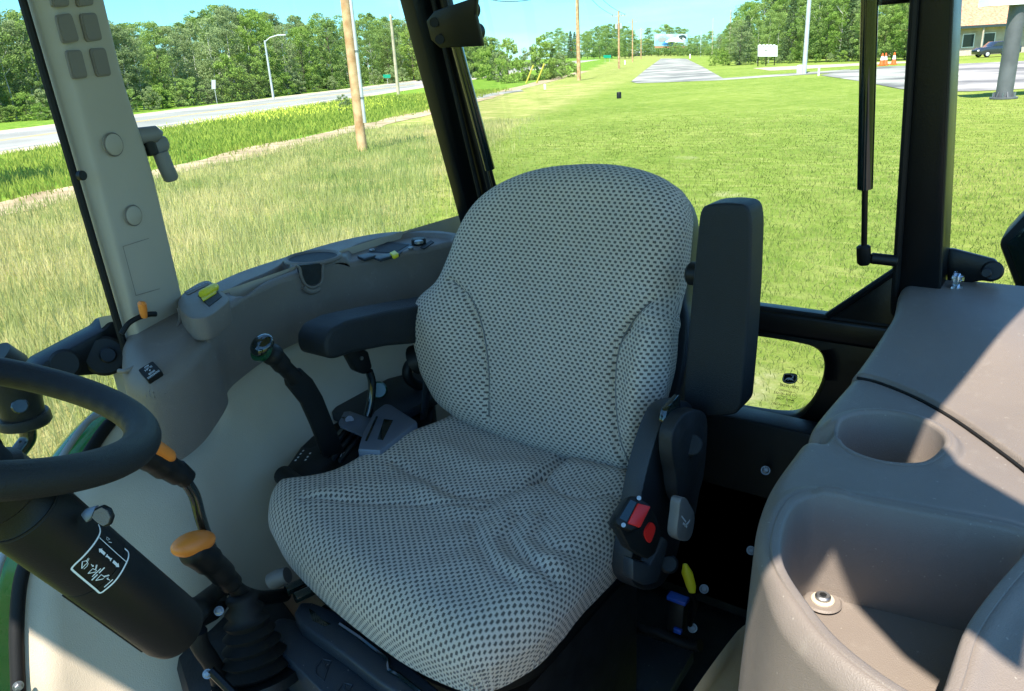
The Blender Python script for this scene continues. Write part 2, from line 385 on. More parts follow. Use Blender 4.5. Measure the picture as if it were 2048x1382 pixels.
def polydist(A, B, poly):
    """nearest point and distance from points (A,B) to polyline/closed polygon poly (n,2)"""
    shp = A.shape; a = A.ravel()[:, None]; b = B.ravel()[:, None]
    p = poly[:-1]; q = poly[1:]; d = q-p; L2 = (d**2).sum(1)+1e-12
    out_d = np.empty(a.shape[0]); nx = np.empty_like(out_d); ny = np.empty_like(out_d)
    for s in range(0, a.shape[0], 4000):
        aa = a[s:s+4000]; bb = b[s:s+4000]
        t = np.clip(((aa-p[:, 0])*d[:, 0]+(bb-p[:, 1])*d[:, 1])/L2, 0, 1)
        qx = p[:, 0]+t*d[:, 0]; qy = p[:, 1]+t*d[:, 1]; D2 = (aa-qx)**2+(bb-qy)**2
        i = D2.argmin(1); k = np.arange(len(i)); out_d[s:s+4000] = np.sqrt(D2[k, i]); nx[s:s+4000] = qx[k, i]; ny[s:s+4000] = qy[k, i]
    return out_d.reshape(shp), nx.reshape(shp), ny.reshape(shp)
def inside(A, B, poly):
    c = np.zeros(A.shape, bool)
    for (x1, y1), (x2, y2) in zip(poly[:-1], poly[1:]):
        if y1 == y2: continue
        m = ((y1 > B) != (y2 > B)) & (A < (x2-x1)*(B-y1)/(y2-y1)+x1); c ^= m
    return c
def closed2(pts, n=10):
    c = catmull([(*p, 0) for p in pts], n, True) if n else [Vector((*p, 0)) for p in pts]
    a = np.array([(p.x, p.y) for p in c]); return np.vstack([a, a[:1]])
def sdf(A, B, poly):
    d, x, y = polydist(A, B, poly); ins = inside(A, B, poly); return np.where(ins, -d, d)
def lined(A, B, pts):
    pts = np.array(pts, float); return polydist(A, B, pts)[0]
def sstep(x): x = np.clip(x, 0, 1); return x*x*(3-2*x)
def drape(name, poly, O, ea, eb, en, h, r, depth, step, mat, parent=None, k=1.0, wall=None, taper=0.0, uvoff=(0, 0), skirt=0):
    """cloth-like skin over the closed outline poly: flat top h(a,b), edges rounded by r, walls going down by depth"""
    O, ea, eb, en = [np.array(v, float) for v in (O, ea, eb, en)]
    depth_full = depth
    if skirt: depth = r+.0005; k = 1
    ext = r*(math.pi/2-1)+(depth/k)+step*2
    a0, b0 = poly.min(0)-ext; a1, b1 = poly.max(0)+ext
    na = int((a1-a0)/step)+2; nb = int((b1-b0)/step)+2
    A, B = np.meshgrid(np.linspace(a0, a1, na), np.linspace(b0, b1, nb), indexing='ij')
    d, qx, qy = polydist(A, B, poly); ins = inside(A, B, poly); sd_ = np.where(ins, -d, d)
    dx = np.where(ins, qx-A, A-qx); dy = np.where(ins, qy-B, B-qy); nn = np.sqrt(dx*dx+dy*dy)+1e-9; dx /= nn; dy /= nn
    t = sd_+r; th = np.clip(t/r, 0, math.pi/2)
    outw = np.where(t > 0, r*np.sin(th), t); down = np.where(t > 0, r*(1-np.cos(th)), 0)
    ex = np.clip(t-r*math.pi/2, 0, None)*k; dep = depth-r
    exc = np.minimum(ex, dep); down = down+exc; outw = outw - exc*taper
    mv = t > 0
    X = np.where(mv, qx+dx*(outw-r), A); Y = np.where(mv, qy+dy*(outw-r), B)
    Hh_ = h(X, Y) if h is not None else 0*X
    Z = Hh_-down
    P = O+X[..., None]*ea+Y[..., None]*eb+Z[..., None]*en
    keep = (ex <= dep+k*step*1.5)
    idx = np.arange(na*nb).reshape(na, nb)
    f = np.stack([idx[:-1, :-1], idx[1:, :-1], idx[1:, 1:], idx[:-1, 1:]], -1).reshape(-1, 4)
    kf = (keep[:-1, :-1] & keep[1:, :-1] & keep[1:, 1:] & keep[:-1, 1:]).ravel(); f = f[kf]
    if np.dot(np.cross(ea, eb), en) < 0: f = f[:, ::-1]
    used = np.unique(f); remap = -np.ones(na*nb, int); remap[used] = np.arange(len(used)); f = remap[f]
    V = P.reshape(-1, 3)[used]; UV = np.stack([A, B], -1).reshape(-1, 2)[used]+np.array(uvoff)
    if skirt:
        p2 = poly[:-1]; n2 = len(p2); tg = np.roll(p2, -1, 0)-np.roll(p2, 1, 0); tg /= np.linalg.norm(tg, axis=1)[:, None]+1e-9
        nm = np.stack([tg[:, 1], -tg[:, 0]], -1)
        if inside((p2+nm*.003)[:, 0], (p2+nm*.003)[:, 1], poly).mean() > .5: nm = -nm
        for _ in range(3): nm = (np.roll(nm, 1, 0)+nm*2+np.roll(nm, -1, 0))/4
        hh = h(p2[:, 0], p2[:, 1]) if h is not None else np.zeros(n2)
        for _ in range(4): hh = np.minimum(hh, (np.roll(hh, 1)+hh*2+np.roll(hh, -1))/4)
        rows_ = []
        for i in range(skirt+1):
            dd = (depth_full-r)*i/skirt; q2 = p2-nm*dd*taper
            rows_.append(O+q2[:, :1]*ea+q2[:, 1:]*eb+(hh-r-dd+.0004)[:, None]*en)
        b0__ = len(V); V = np.vstack([V]+rows_); UV = np.vstack([UV]+[p2]*(skirt+1))
        i_, j_ = np.meshgrid(np.arange(skirt), np.arange(n2), indexing='ij'); jn = (j_+1) % n2
        fs = np.stack([b0__+i_*n2+j_, b0__+i_*n2+jn, b0__+(i_+1)*n2+jn, b0__+(i_+1)*n2+j_], -1).reshape(-1, 4); f = np.vstack([f, fs])
    me = bpy.data.meshes.new(name)
    me.vertices.add(len(V)); me.vertices.foreach_set('co', V.ravel().astype(np.float32))
    me.loops.add(f.size); me.loops.foreach_set('vertex_index', f.ravel().astype(np.int32))
    me.polygons.add(len(f)); me.polygons.foreach_set('loop_start', np.arange(0, f.size, 4, dtype=np.int32))
    me.update(calc_edges=True)
    ul = me.uv_layers.new(name='UVMap'); ul.data.foreach_set('uv', UV[f.ravel()].ravel().astype(np.float32))
    me.validate()
    return link(me, name, mat, parent)
def text_bm(bm, s, origin, ex, ey, size, off=.0004, extrude=0):
    """flat lettering: origin = lower-left corner, ex/ey = unit directions of the writing"""
    cu = bpy.data.curves.new('t', 'FONT'); cu.body = s; cu.size = size; o = bpy.data.objects.new('t', cu); COL.objects.link(o)
    bpy.context.view_layer.update()
    dg = bpy.context.evaluated_depsgraph_get(); me = bpy.data.meshes.new_from_object(o.evaluated_get(dg))
    COL.objects.unlink(o); bpy.data.objects.remove(o)
    ex = Vector(ex).normalized(); ey = Vector(ey).normalized(); ez = ex.cross(ey)
    vs = [bm.verts.new(Vector(origin)+ex*v.co.x+ey*v.co.y+ez*off) for v in me.vertices]
    for p in me.polygons:
        try: bm.faces.new([vs[i] for i in p.vertices])
        except ValueError: pass
    w = max((v.co.x for v in me.vertices), default=0); bpy.data.meshes.remove(me); return w
def big_mesh(name, V, T, mat, tone=None, attr='tone', parent=None, smooth=False):
    me = bpy.data.meshes.new(name); n = T.shape[1]
    me.vertices.add(len(V)); me.vertices.foreach_set('co', V.ravel().astype(np.float32))
    me.loops.add(T.size); me.loops.foreach_set('vertex_index', T.ravel().astype(np.int32))
    me.polygons.add(len(T)); me.polygons.foreach_set('loop_start', np.arange(0, T.size, n, dtype=np.int32))
    if tone is not None:
        a = me.attributes.new(attr, 'FLOAT', 'POINT'); a.data.foreach_set('value', tone.astype(np.float32))
    me.update(calc_edges=True)
    return link(me, name, mat, parent, smooth=smooth)

from mathutils.bvhtree import BVHTree
def hit(obj, x, y, off=0.0):
    bv = HITS.get(obj.name)
    if bv is None:
        me = obj.data; bv = HITS[obj.name] = BVHTree.FromPolygons([v.co.copy() for v in me.vertices], [tuple(p.vertices) for p in me.polygons])
    d = Vector(ray(x, y)).normalized(); r = bv.ray_cast(Vector((0, 0, 0)), d)
    n = r[1] if r[1].dot(d) < 0 else -r[1]
    return r[0]+n*off, n
HITS = {}
# ================================================================== OUTDOORS
def ymow(x): return np.interp(x, [-60, 0, 8.2, 12.9, 26.6, 64.1, 130, 900], [-14, 4.2, 8.8, 11.7, 19.6, 35.2, 60, 420])
def ytn(x): return np.interp(x, [-60, 6.8, 15.7, 31.4, 60, 130, 900], [-12, 18.6, 22.2, 28.6, 42.2, 76, 480])
def ytf(x): return np.interp(x, [-60, 7.7, 18.7, 34.9, 60, 130, 900], [-8.5, 20.8, 25.4, 31.9, 44.3, 78, 484])
def yrn(x): return 30.8+.5*np.asarray(x)
RW = 13.2
def bare(x, y):
    v = np.sin(x*1.3+1.5*np.sin(y*.9)+.5)*np.cos(y*1.5+1.2*np.sin(x*.8))+.6*np.sin(x*3.1+y*1.7+1)*np.sin(y*3.7-x*.9)
    b_ = sstep((v-.9)/.5)*np.exp(-(np.hypot(x, y)/9)**2)*.8
    for cx, cy, rr in ((6.6, .55, .8), (4.3, .9, .6), (4.2, 2.6, .5), (5.6, 1.9, .45), (18.5, 8.3, .5), (21, 7.2, .5), (14, 5.2, .5)): b_ = np.maximum(b_, .9*np.exp(-(((x-cx)/rr)**2+((y-cy)/(rr*.7))**2)))
    return b_
def make_ground():
    def axis(lo, hi):
        v = [0.0]; s = .35
        while v[-1] < hi: v.append(v[-1]+s); s *= 1.028
        w = [0.0]; s = .35
        while w[-1] > lo: w.append(w[-1]-s); s *= 1.028
        return np.array(sorted(set(w+v)))
    xs = axis(-300, 2600); ys = axis(-600, 2600); A, B = np.meshgrid(xs, ys, indexing='ij')
    wob = .6*np.sin(A*.9+B*.4)+.4*np.sin(A*.37-B*.8)
    zone = np.zeros_like(A)
    m = ymow(A); tn = ytn(A)
    w = 1.2+np.hypot(A, B)*.03
    zone = .5*sstep((B-m+wob*.5)/w+.5)
    zone = np.where(B > tn, np.maximum(zone, .5+.5*sstep((B-tn)/1.0)), zone)
    # straw tint fades far down the ditch
    zone = np.where((B > m) & (B < tn) & (A > 70), .3, zone)
    Z = GZ -.03 + .008*np.sin(A*.31)*np.cos(B*.27)
    n0, n1 = A.shape; idx = np.arange(n0*n1).reshape(n0, n1)
    f = np.stack([idx[:-1, :-1], idx[1:, :-1], idx[1:, 1:], idx[:-1, 1:]], -1).reshape(-1, 4)
    o = big_mesh('ground', np.stack([A, B, Z], -1).reshape(-1, 3), f, 'ground', zone.ravel(), 'zone', smooth=True)
    a_ = o.data.attributes.new('bare', 'FLOAT', 'POINT'); a_.data.foreach_set('value', bare(A, B).ravel().astype(np.float32))
    tag(o, 'mown lawn running into tall dry grass and a green verge', kind='structure')
make_ground()

def sheet(name, pts, z, mat, kind='structure', label=None):
    bm = bmesh.new(); f = bm.faces.new([bm.verts.new((p[0], p[1], z)) for p in pts])
    bmesh.ops.triangulate(bm, faces=[f]); o = bm_obj(name, bm, mat, smooth=False, angle=None)
    for p in o.data.polygons:
        pass
    tag(o, label, kind=kind); return o
def band(name, xs, lo, hi, z, mat, label=None, wob=0):
    V = []; Fc = []
    for i, x in enumerate(xs):
        w1 = wob*random.uniform(-1, 1); w2 = wob*random.uniform(-1, 1)
        V += [(x, float(lo(x))+w1, z), (x, float(hi(x))+w2, z)]
        if i: Fc.append((2*i-2, 2*i, 2*i+1, 2*i-1))
    o = mesh(name, V, Fc, mat, smooth=False); tag(o, label, kind='structure'); return o
XS = list(np.concatenate([np.arange(-60, 60, 1.5), np.arange(60, 420, 8)]))
band('gravel_shoulder', XS, lambda x: yrn(x)-1.6, lambda x: yrn(x)+RW+2.4, GZ-.014, 'shoulder', 'tan gravel shoulder of the highway', .15)
band('highway', XS, lambda x: yrn(x), lambda x: yrn(x)+RW, GZ-.008, 'road', 'pale grey highway crossing behind the verge')
for a, b_, mt in ((.9, 1.15, 'roadpaint'), (6.2, 6.4, 'roadyellow'), (6.75, 6.95, 'roadyellow'), (RW-1.2, RW-.95, 'roadpaint')):
    band('road_line', XS, lambda x, a=a: yrn(x)+a, lambda x, b_=b_: yrn(x)+b_, GZ-.003, mt)
band('dirt_track', [x for x in XS if x < 130], lambda x: ytn(x), lambda x: ytf(x), GZ-.014, 'sand', 'sandy dirt track between the dry grass and the verge', .35)
DW = [G(*p) for p in [(1322, 117), (1372, 117), (1405, 133), (1446, 156), (1700, 138), (1702, 143), (1560, 152), (1440, 160), (1275, 166), (1262, 163), (1290, 140)]]
sheet('driveway', DW, GZ-.012, 'asphalt', label='pale worn driveway leading towards the billboard')
PK = [G(*p) for p in [(1640, 150), (1700, 140), (1762, 133), (1900, 128), (2130, 118), (2180, 170), (2048, 177), (1940, 182), (1860, 182), (1800, 177), (1720, 162)]]
sheet('parking_lot', PK, GZ-.006, 'asphalt', label='cracked grey parking lot behind the right post')
PT = [G(*p) for p in [(1505, 136), (1600, 131), (1700, 127), (1780, 123), (1900, 121), (1900, 124), (1780, 127), (1700, 132), (1600, 138), (1540, 141)]]
sheet('access_road', PT, GZ-.010, 'shoulder', label='narrow tan road beside the board sign')
sheet('side_road', [G(*p) for p in [(945, 190), (1040, 179), (1048, 182), (1000, 188), (945, 200)]], GZ-.010, 'asphalt', label='short grey side road')

# ------------------------------------------------------------------ grass blades
def blades(name, pts, hgt, wid, mat, lean=.35, label=None, straw=None):
    n = len(pts); ang = rng.uniform(0, 2*math.pi, n); la = rng.uniform(0, 2*math.pi, n)
    d = np.stack([np.cos(ang), np.sin(ang)], -1)*wid[:, None]/2
    lv = np.stack([np.cos(la), np.sin(la)], -1)*(hgt*lean*rng.uniform(.3, 1.4, n))[:, None]
    V = np.zeros((n, 5, 3)); V[:, 0, :2] = pts-d; V[:, 1, :2] = pts+d
    V[:, 2, :2] = pts+lv*.35-d*.8; V[:, 3, :2] = pts+lv*.35+d*.8; V[:, 4, :2] = pts+lv
    V[:, :, 2] = GZ-.05; V[:, 2, 2] += hgt*.55; V[:, 3, 2] += hgt*.55; V[:, 4, 2] += hgt
    b = np.arange(n)*5
    T = np.concatenate([np.stack([b, b+1, b+3], -1), np.stack([b, b+3, b+2], -1), np.stack([b+2, b+3, b+4], -1)])
    def w_(f, p): return np.sin(pts[:, 0]*f+p+1.7*np.sin(pts[:, 1]*f*.7+p))*np.cos(pts[:, 1]*f*1.1+1.3*np.sin(pts[:, 0]*f*.6))
    patch = .5+.42*w_(.35, .4)+.35*w_(1.1, 2.1)+.25*w_(3.1, 1.)
    tone = np.clip(rng.normal(.5, .30, n)*.45+(.85*patch-.25 if name == 'tall_grass' else .62*patch-.03)+(.24*np.sin((pts[:, 1]*.89-pts[:, 0]*.45)*5.2+np.sin(pts[:, 0]*.7)) if name == 'lawn' else 0)+(0 if straw is None else straw), 0, 1.4)
    o = big_mesh(name, V.reshape(-1, 3), T, mat, np.repeat(tone, 5)); tag(o, label, kind='stuff'); return o
def scatter(n, dmin, dmax, power=1.0):
    """points in the wedge the windows look on to, denser near"""
    az = rng.uniform(math.radians(-8), math.radians(80), n)
    u = rng.uniform(0, 1, n); r = (dmin**power+(dmax**power-dmin**power)*u)**(1/power)
    return np.stack([r*np.cos(az), r*np.sin(az)], -1), r
P_, r_ = scatter(230000, 3.0, 36, .9)
k = (P_[:, 1] > ymow(P_[:, 0])+rng.normal(0, .6, len(P_))) & (P_[:, 1] < ytn(P_[:, 0])+rng.exponential(.22, len(P_))); P1 = P_[k]; r1 = r_[k]
blades('tall_grass', P1, rng.uniform(.12, .42, len(P1))*np.interp(r1, [3, 12, 34], [1, .9, .6]), .0035+.00052*r1, 'blade_tall', label='tall seeding grass, straw and green, beside the mown lawn')
P_, r_ = scatter(210000, 2.6, 42, .75)
k = (P_[:, 1] < ymow(P_[:, 0])+.4) & (rng.uniform(0, 1, len(P_)) > bare(P_[:, 0], P_[:, 1])*.8); P1 = P_[k]; r1 = r_[k]
blades('lawn', P1, rng.uniform(.05, .12, len(P1))*np.interp(r1, [3, 20, 42], [1, .7, .3]), .004+.0007*r1, 'blade_lawn', .7, 'short mown lawn behind the tractor')
P_, r_ = scatter(170000, 17, 75, 1.0)
k = (P_[:, 1] > ytf(P_[:, 0])+.1-rng.exponential(.3, len(P_))) & (P_[:, 1] < yrn(P_[:, 0])-1.8); P1 = P_[k]; r1 = r_[k]
blades('verge_grass', P1, rng.uniform(.10, .32, len(P1)), .012+.0009*r1, 'blade_verge', .5, 'lush green verge between track and highway')
# yellow flowers in the verge
n = 1500; px = rng.normal(560, 130, n); py = 232-(px-560)*.10+rng.normal(0, 7, n)
FP = np.array([G(a, b)[:2] for a, b in zip(px, py)]); kk = (FP[:, 1] > ytf(FP[:, 0])+1.5) & (FP[:, 1] < yrn(FP[:, 0])-2.5); FP = FP[kk]; n = len(FP)
V = np.zeros((n, 4, 3)); s = rng.uniform(.02, .045, n)
for j, (a, b) in enumerate([(-1, -1), (1, -1), (1, 1), (-1, 1)]):
    V[:, j, 0] = FP[:, 0]+a*s*.5; V[:, j, 1] = FP[:, 1]+b*s*.5; V[:, j, 2] = GZ+.27+.05*b+rng.uniform(0, .1, n)
M['flower'] = pmat('yellow_flowers', (.50, .55, .06), .8)
tag(big_mesh('yellow_flowers', V.reshape(-1, 3), np.arange(n*4).reshape(n, 4), 'flower'), 'yellow flowers scattered through the green verge', kind='stuff')

# ------------------------------------------------------------------ trees
def leaf_cards(C, size, upb=.3, tone=None):
    n = len(C); nrm = rng.normal(0, 1, (n, 3)); nrm[:, 2] += upb; nrm /= np.linalg.norm(nrm, axis=1)[:, None]
    ref = rng.normal(0, 1, (n, 3)); u = np.cross(nrm, ref); u /= np.linalg.norm(u, axis=1)[:, None]; v = np.cross(nrm, u)
    s = size*rng.uniform(.6, 1.35, n)
    V = np.stack([C-u*s[:, None]*.5, C+v*s[:, None]*.32, C+u*s[:, None]*.5, C-v*s[:, None]*.32], 1)
    return V.reshape(-1, 3), np.arange(n*4).reshape(n, 4), np.repeat(tone if tone is not None else rng.uniform(0, 1, n), 4)
def crown_mesh(kind, seed, ncl=70, per=70, size=.02):
    r = np.random.default_rng(seed); C = []; T = []
    if kind == 'conifer':
        n = ncl*per; z = r.uniform(0, 1, n)**1.25; lay = np.floor(z*15)/15+.04*r.normal(0, .3, n)
        R_ = (.19*(1-lay)**.8+.012)*np.sqrt(r.uniform(.15, 1, n))*(1+.25*np.sin(7*r.uniform(0, 6.28, n)))
        a = r.uniform(0, 2*math.pi, n); zz = .1+.9*lay-.35*R_
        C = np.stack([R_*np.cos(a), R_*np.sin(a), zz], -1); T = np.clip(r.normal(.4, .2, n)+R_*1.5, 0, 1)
        return C, T
    zlo = {'broad': .10, 'slender': .12, 'bush': .02}[kind]; rad = {'broad': .30, 'slender': .17, 'bush': .48}[kind]
    for i in range(ncl):
        t = r.uniform(0, 1); z = zlo+(1-zlo)*t; prof = math.sin(math.pi*(t*.86+.10))**.6
        a = r.uniform(0, 2*math.pi); rr = rad*prof*math.sqrt(r.uniform(.1, 1)); c = np.array([rr*math.cos(a), rr*math.sin(a), z-.04])
        sg = r.uniform(.025, .06)*(1.7 if kind == 'bush' else 1); tn = r.normal(.45, .2)
        m = int(per*r.uniform(.5, 1.5)); q = r.normal(0, 1, (m, 3)); q /= np.linalg.norm(q, axis=1)[:, None]; q *= (r.uniform(.3, 1, m)**.5)[:, None]
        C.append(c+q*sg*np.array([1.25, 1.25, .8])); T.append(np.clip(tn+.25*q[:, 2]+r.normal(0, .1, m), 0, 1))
    return np.concatenate(C), np.concatenate(T)
VAR = {}
def variants(key, kind, mat, n, ncl, per, size):
    L_ = []
    for i in range(n):
        C, T = crown_mesh(kind, hash((kind, i, mat)) % 9999 if False else 100*len(VAR)+i, ncl, per, size); V, Q, tn = leaf_cards(C, size, .4, T)
        me = bpy.data.meshes.new('crown'); o = big_mesh('tmp', V, Q, mat, tn); me = o.data; COL.objects.unlink(o); bpy.data.objects.remove(o); me.name = 'crown_'+key; L_.append(me)
    VAR[key] = L_
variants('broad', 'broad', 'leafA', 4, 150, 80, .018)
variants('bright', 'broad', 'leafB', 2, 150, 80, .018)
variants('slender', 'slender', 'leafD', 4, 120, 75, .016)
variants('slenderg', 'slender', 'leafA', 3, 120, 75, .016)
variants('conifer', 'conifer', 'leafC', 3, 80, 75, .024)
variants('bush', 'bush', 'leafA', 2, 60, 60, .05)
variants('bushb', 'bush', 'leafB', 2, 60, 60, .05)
variants('bushg', 'bush', 'leafD', 2, 60, 60, .05)
def trunk_mesh(mat, seed, r0=.012):
    r = random.Random(seed); bm = bmesh.new()
    P = [(0, 0, -.01)]
    for i in range(1, 7): P.append((P[-1][0]+r.uniform(-.01, .01), P[-1][1]+r.uniform(-.01, .01), i*.14))
    tube_bm(bm, P, [r0*(1-.8*i/6) for i in range(7)], 7)
    for k_ in range(7):
        i = r.randint(2, 5); p = Vector(P[i]); a = r.uniform(0, 6.28); d = Vector((math.cos(a)*.11, math.sin(a)*.11, .11))
        tube_bm(bm, [p, p+d*.5, p+d+Vector((0, 0, .02))], [r0*.42, r0*.28, r0*.1], 5)
    me = bpy.data.meshes.new('trunk'); bm.to_mesh(me); bm.free(); me.materials.append(M[mat]); return me
TR = {'trunk': [trunk_mesh('trunk', i) for i in range(3)], 'birch': [trunk_mesh('birch', 9+i, .009) for i in range(3)]}
tcount = 0
def tree_at(p, h, key, label, group, tr='trunk', wide=1.0, cat='tree', name=None):
    global tcount
    tcount += 1
    name = name or {'conifer': 'conifer_tree', 'slender': 'birch_tree'}.get(key, 'tree')
    t = thing(name, label, cat, group, (p[0], p[1], GZ)); del t['_pend']
    t.rotation_euler = (0, 0, random.uniform(0, 6.28)); t.scale = (h*wide, h*wide, h)
    c = bpy.data.objects.new('crown' if not key.startswith('bush') else 'foliage', VAR[key][tcount % len(VAR[key])]); COL.objects.link(c); c.parent = t
    k_ = bpy.data.objects.new('trunk' if not key.startswith('bush') else 'stem', TR[tr][tcount % 3]); COL.objects.link(k_); k_.parent = t
    if key.startswith('bush'): k_.scale = (1, 1, .6)
    return t
def hgt(p, topy, x):
    """height above ground at p that reaches the picture row topy"""
    d = ray(x, topy); D = math.hypot(p[0], p[1]); return D/math.hypot(d[0], d[1])*d[2]-GZ
def tree_px(x, by, topy, key, label, group, tr='trunk', wide=1.0, cat='tree', name=None, back=0):
    p = G(x, by); D = p.xy.length
    if back: p = p*((D+back)/D)
    return tree_at(p, hgt(p, topy, x), key, label, group, tr, wide, cat, name)
g1 = 'trees of the wood beyond the highway'
LB = {'broad': 'dark green broad tree in the wood beyond the highway', 'bright': 'bright green broad tree in the wood beyond the highway',
      'slender': 'slender pale-barked tree in the wood beyond the highway', 'slenderg': 'slender dark green tree in the wood beyond the highway',
      'conifer': 'dark conifer in the wood beyond the highway'}
def where(x):
    for lim, w in ((105, 'left of the beige pillar'), (250, 'behind the beige pillar'), (425, 'between beige pillar and small grey sign'), (540, 'between grey sign and street lamp'), (690, 'between street lamp and thick pole'), (790, 'between thick pole and bare pole'), (900, 'behind the black rear post')):
        if x < lim: return w
    return 'right of the black rear post'
def where3(x):
    for lim, w in ((1500, 'left of the white board sign'), (1600, 'right behind the white board sign'), (1735, 'between light pole and gas strut'), (1830, 'between gas strut and black post')):
        if x < lim: return w
    return 'behind the thick black post'
ROWN = ('front row', 'second row', 'third row', 'rearmost row')
SH_ = {'broad': 'dark green broad tree', 'bright': 'bright green broad tree', 'slender': 'slender pale-barked tree', 'slenderg': 'slender dark green tree', 'conifer': 'dark conifer', 'bush': 'dark green bush', 'bushg': 'grey-green bush', 'bushb': 'light green bush'}
def topline(x): return np.interp(x, [-100, 0, 60, 210, 300, 370, 440, 520, 600, 700, 800, 860, 930, 985, 1010], [20, 22, 10, 30, 38, 40, 2, 8, 25, 22, 30, 34, 46, 62, 95])
def baseline(x): return np.interp(x, [-100, 0, 260, 430, 620, 800, 1000], [254, 243, 222, 204, 183, 163, 148])
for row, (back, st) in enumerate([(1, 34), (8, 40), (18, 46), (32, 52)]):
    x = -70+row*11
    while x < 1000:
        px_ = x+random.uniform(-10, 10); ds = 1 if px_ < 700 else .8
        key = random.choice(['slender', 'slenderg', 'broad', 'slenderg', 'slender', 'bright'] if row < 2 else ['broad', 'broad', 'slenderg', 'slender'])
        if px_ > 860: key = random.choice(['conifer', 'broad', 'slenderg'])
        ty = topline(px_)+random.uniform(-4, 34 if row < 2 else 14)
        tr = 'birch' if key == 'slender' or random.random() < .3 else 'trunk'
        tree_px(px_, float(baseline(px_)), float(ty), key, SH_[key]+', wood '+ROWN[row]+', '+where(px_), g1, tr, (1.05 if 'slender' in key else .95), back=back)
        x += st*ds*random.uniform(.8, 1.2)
# undergrowth at the wood's edge
x = -60
while x < 960:
    px_ = x+random.uniform(-8, 8); key = random.choice(['bush', 'bushg', 'bush', 'bushb'])
    tree_px(px_, float(baseline(px_))+2, float(baseline(px_))-random.uniform(26, 60)*(1 if px_ < 650 else .6), key, SH_[key]+' at the wood edge, '+where(px_),
            'undergrowth bushes along the wood', wide=1.0, cat='bush', name='bush'); x += 30
x = -80
while x < 960:     # second, taller and darker thicket inside the wood
    tree_px(x, float(baseline(x)), float(baseline(x))-random.uniform(70, 105)*(1 if x < 650 else .55), random.choice(['bush', 'bush', 'bushg']), 'tall shady thicket inside the wood, '+where(x), 'thickets inside the wood', cat='bush', name='bush', back=14); x += 36
tree_at((5.6, 25.5), 9.5, 'broad', 'broad tree just outside the left picture edge beside the verge', None, wide=.9)
tree_at((1.5, 27), 9, 'broad', 'second broad tree outside the left picture edge', None, wide=.9)
# bright bushes and single trees
tree_px(465, 202, 108, 'bushb', 'large light green bush left of the street lamp at the wood edge', None, wide=.8, cat='bush', name='bush')
tree_px(515, 196, 112, 'bushb', 'light green bush just right of the street lamp foot', None, wide=.7, cat='bush', name='bush')
tree_px(85, 240, 205, 'bushb', 'low bright bush beside the highway at the far left', None, wide=1.1, cat='bush', name='bush')
tree_px(688, 222, 188, 'bushg', 'low grey-green bush behind the large wooden pole', None, wide=1.0, cat='bush', name='bush')
tree_px(988, 160, 90, 'bushb', 'bright bushy tree right of the rear window strut', None, wide=.9, cat='bush', name='bush')
tree_px(1018, 166, 76, 'bushb', 'bright green young tree beside the yellow guy guards', None, wide=.62, name='tree')
tree_px(1085, 160, 70, 'bushb', 'yellowish green round tree behind the yellow guy guards', None, wide=.66, name='tree')
tree_px(1110, 158, 118, 'bush', 'dark low thicket between guy guards and wooden pole', None, wide=1.2, cat='bush', name='bush')
tree_px(1140, 154, 122, 'bush', 'dark low thicket just left of the wooden pole', None, wide=1.2, cat='bush', name='bush')
for i_, (x, by, ty, k_) in enumerate([(965, 158, 96, 'bushb'), (978, 152, 72, 'bush'), (1003, 163, 100, 'bushg'), (1040, 162, 112, 'bushb'), (1062, 160, 92, 'bushg'), (1100, 156, 84, 'bush'), (1118, 152, 104, 'bushg'), (1132, 150, 112, 'bushb')]):
    tree_px(x, by, ty, k_, SH_[k_]+(', left' if x < 1050 else ', right')+' of the yellow guy guards, '+('low' if by-ty < 55 else 'tall')+' in the thicket', 'thicket round the yellow guy guards', wide=.8, cat='bush', name='bush')
g2 = 'far trees beyond the driveway'
def far(x, by, ty, key, w=1.0):
    tree_px(x, by, ty, key, {'conifer': 'small far conifer', 'broad': 'far dark green tree', 'slenderg': 'far slender green tree', 'bright': 'far light green tree', 'slender': 'far pale tree'}[key]+' on the horizon, '+('left of the transformer pole' if x < 1236 else 'between transformer pole and billboard' if x < 1309 else 'around the billboard' if x < 1378 else 'right of the billboard'), g2, wide=w)
for x, ty, key in [(1058, 58, 'conifer'), (1068, 62, 'conifer'), (1084, 50, 'conifer'), (1100, 62, 'broad'), (1118, 54, 'slenderg'), (1130, 64, 'broad'), (1142, 60, 'conifer'), (1150, 62, 'conifer'), (1163, 66, 'broad'), (1175, 60, 'slenderg'),
                   (1188, 56, 'broad'), (1200, 50, 'broad'), (1212, 48, 'slenderg'), (1224, 46, 'broad'), (1236, 48, 'slenderg'), (1250, 50, 'broad'), (1258, 58, 'broad'), (1040, 96, 'broad'), (1046, 88, 'conifer')]:
    far(x, 117, ty, key, 1.3 if key != 'conifer' else .9)
for x, ty in [(1296, 54), (1326, 46), (1340, 52), (1356, 52), (1366, 56), (1385, 74), (1395, 70), (1408, 68), (1420, 60)]:
    far(x, 108, ty, 'broad' if x % 4 else 'slenderg', 1.3)
for x in range(1030, 1440, 13): far(x, 112, 84+random.uniform(-8, 6), 'broad', 2.2)
g3 = 'trees behind the board sign'
tree_px(962, 158, 60, 'bush', 'mid green round tree seen just right of the rear window strut', None, wide=.6, name='tree', back=12)
LB3 = {'broad': 'broad green tree behind the white board sign', 'bright': 'light green tree behind the white board sign', 'slender': 'grey-green slender tree behind the white board sign',
       'slenderg': 'slender green tree behind the white board sign', 'conifer': 'dark conifer behind the white board sign'}
def top3(x): return np.interp(x, [1425, 1440, 1470, 1482, 1500, 1560, 1700, 1850], [62, 40, 34, 0, -10, -40, -60, -60])
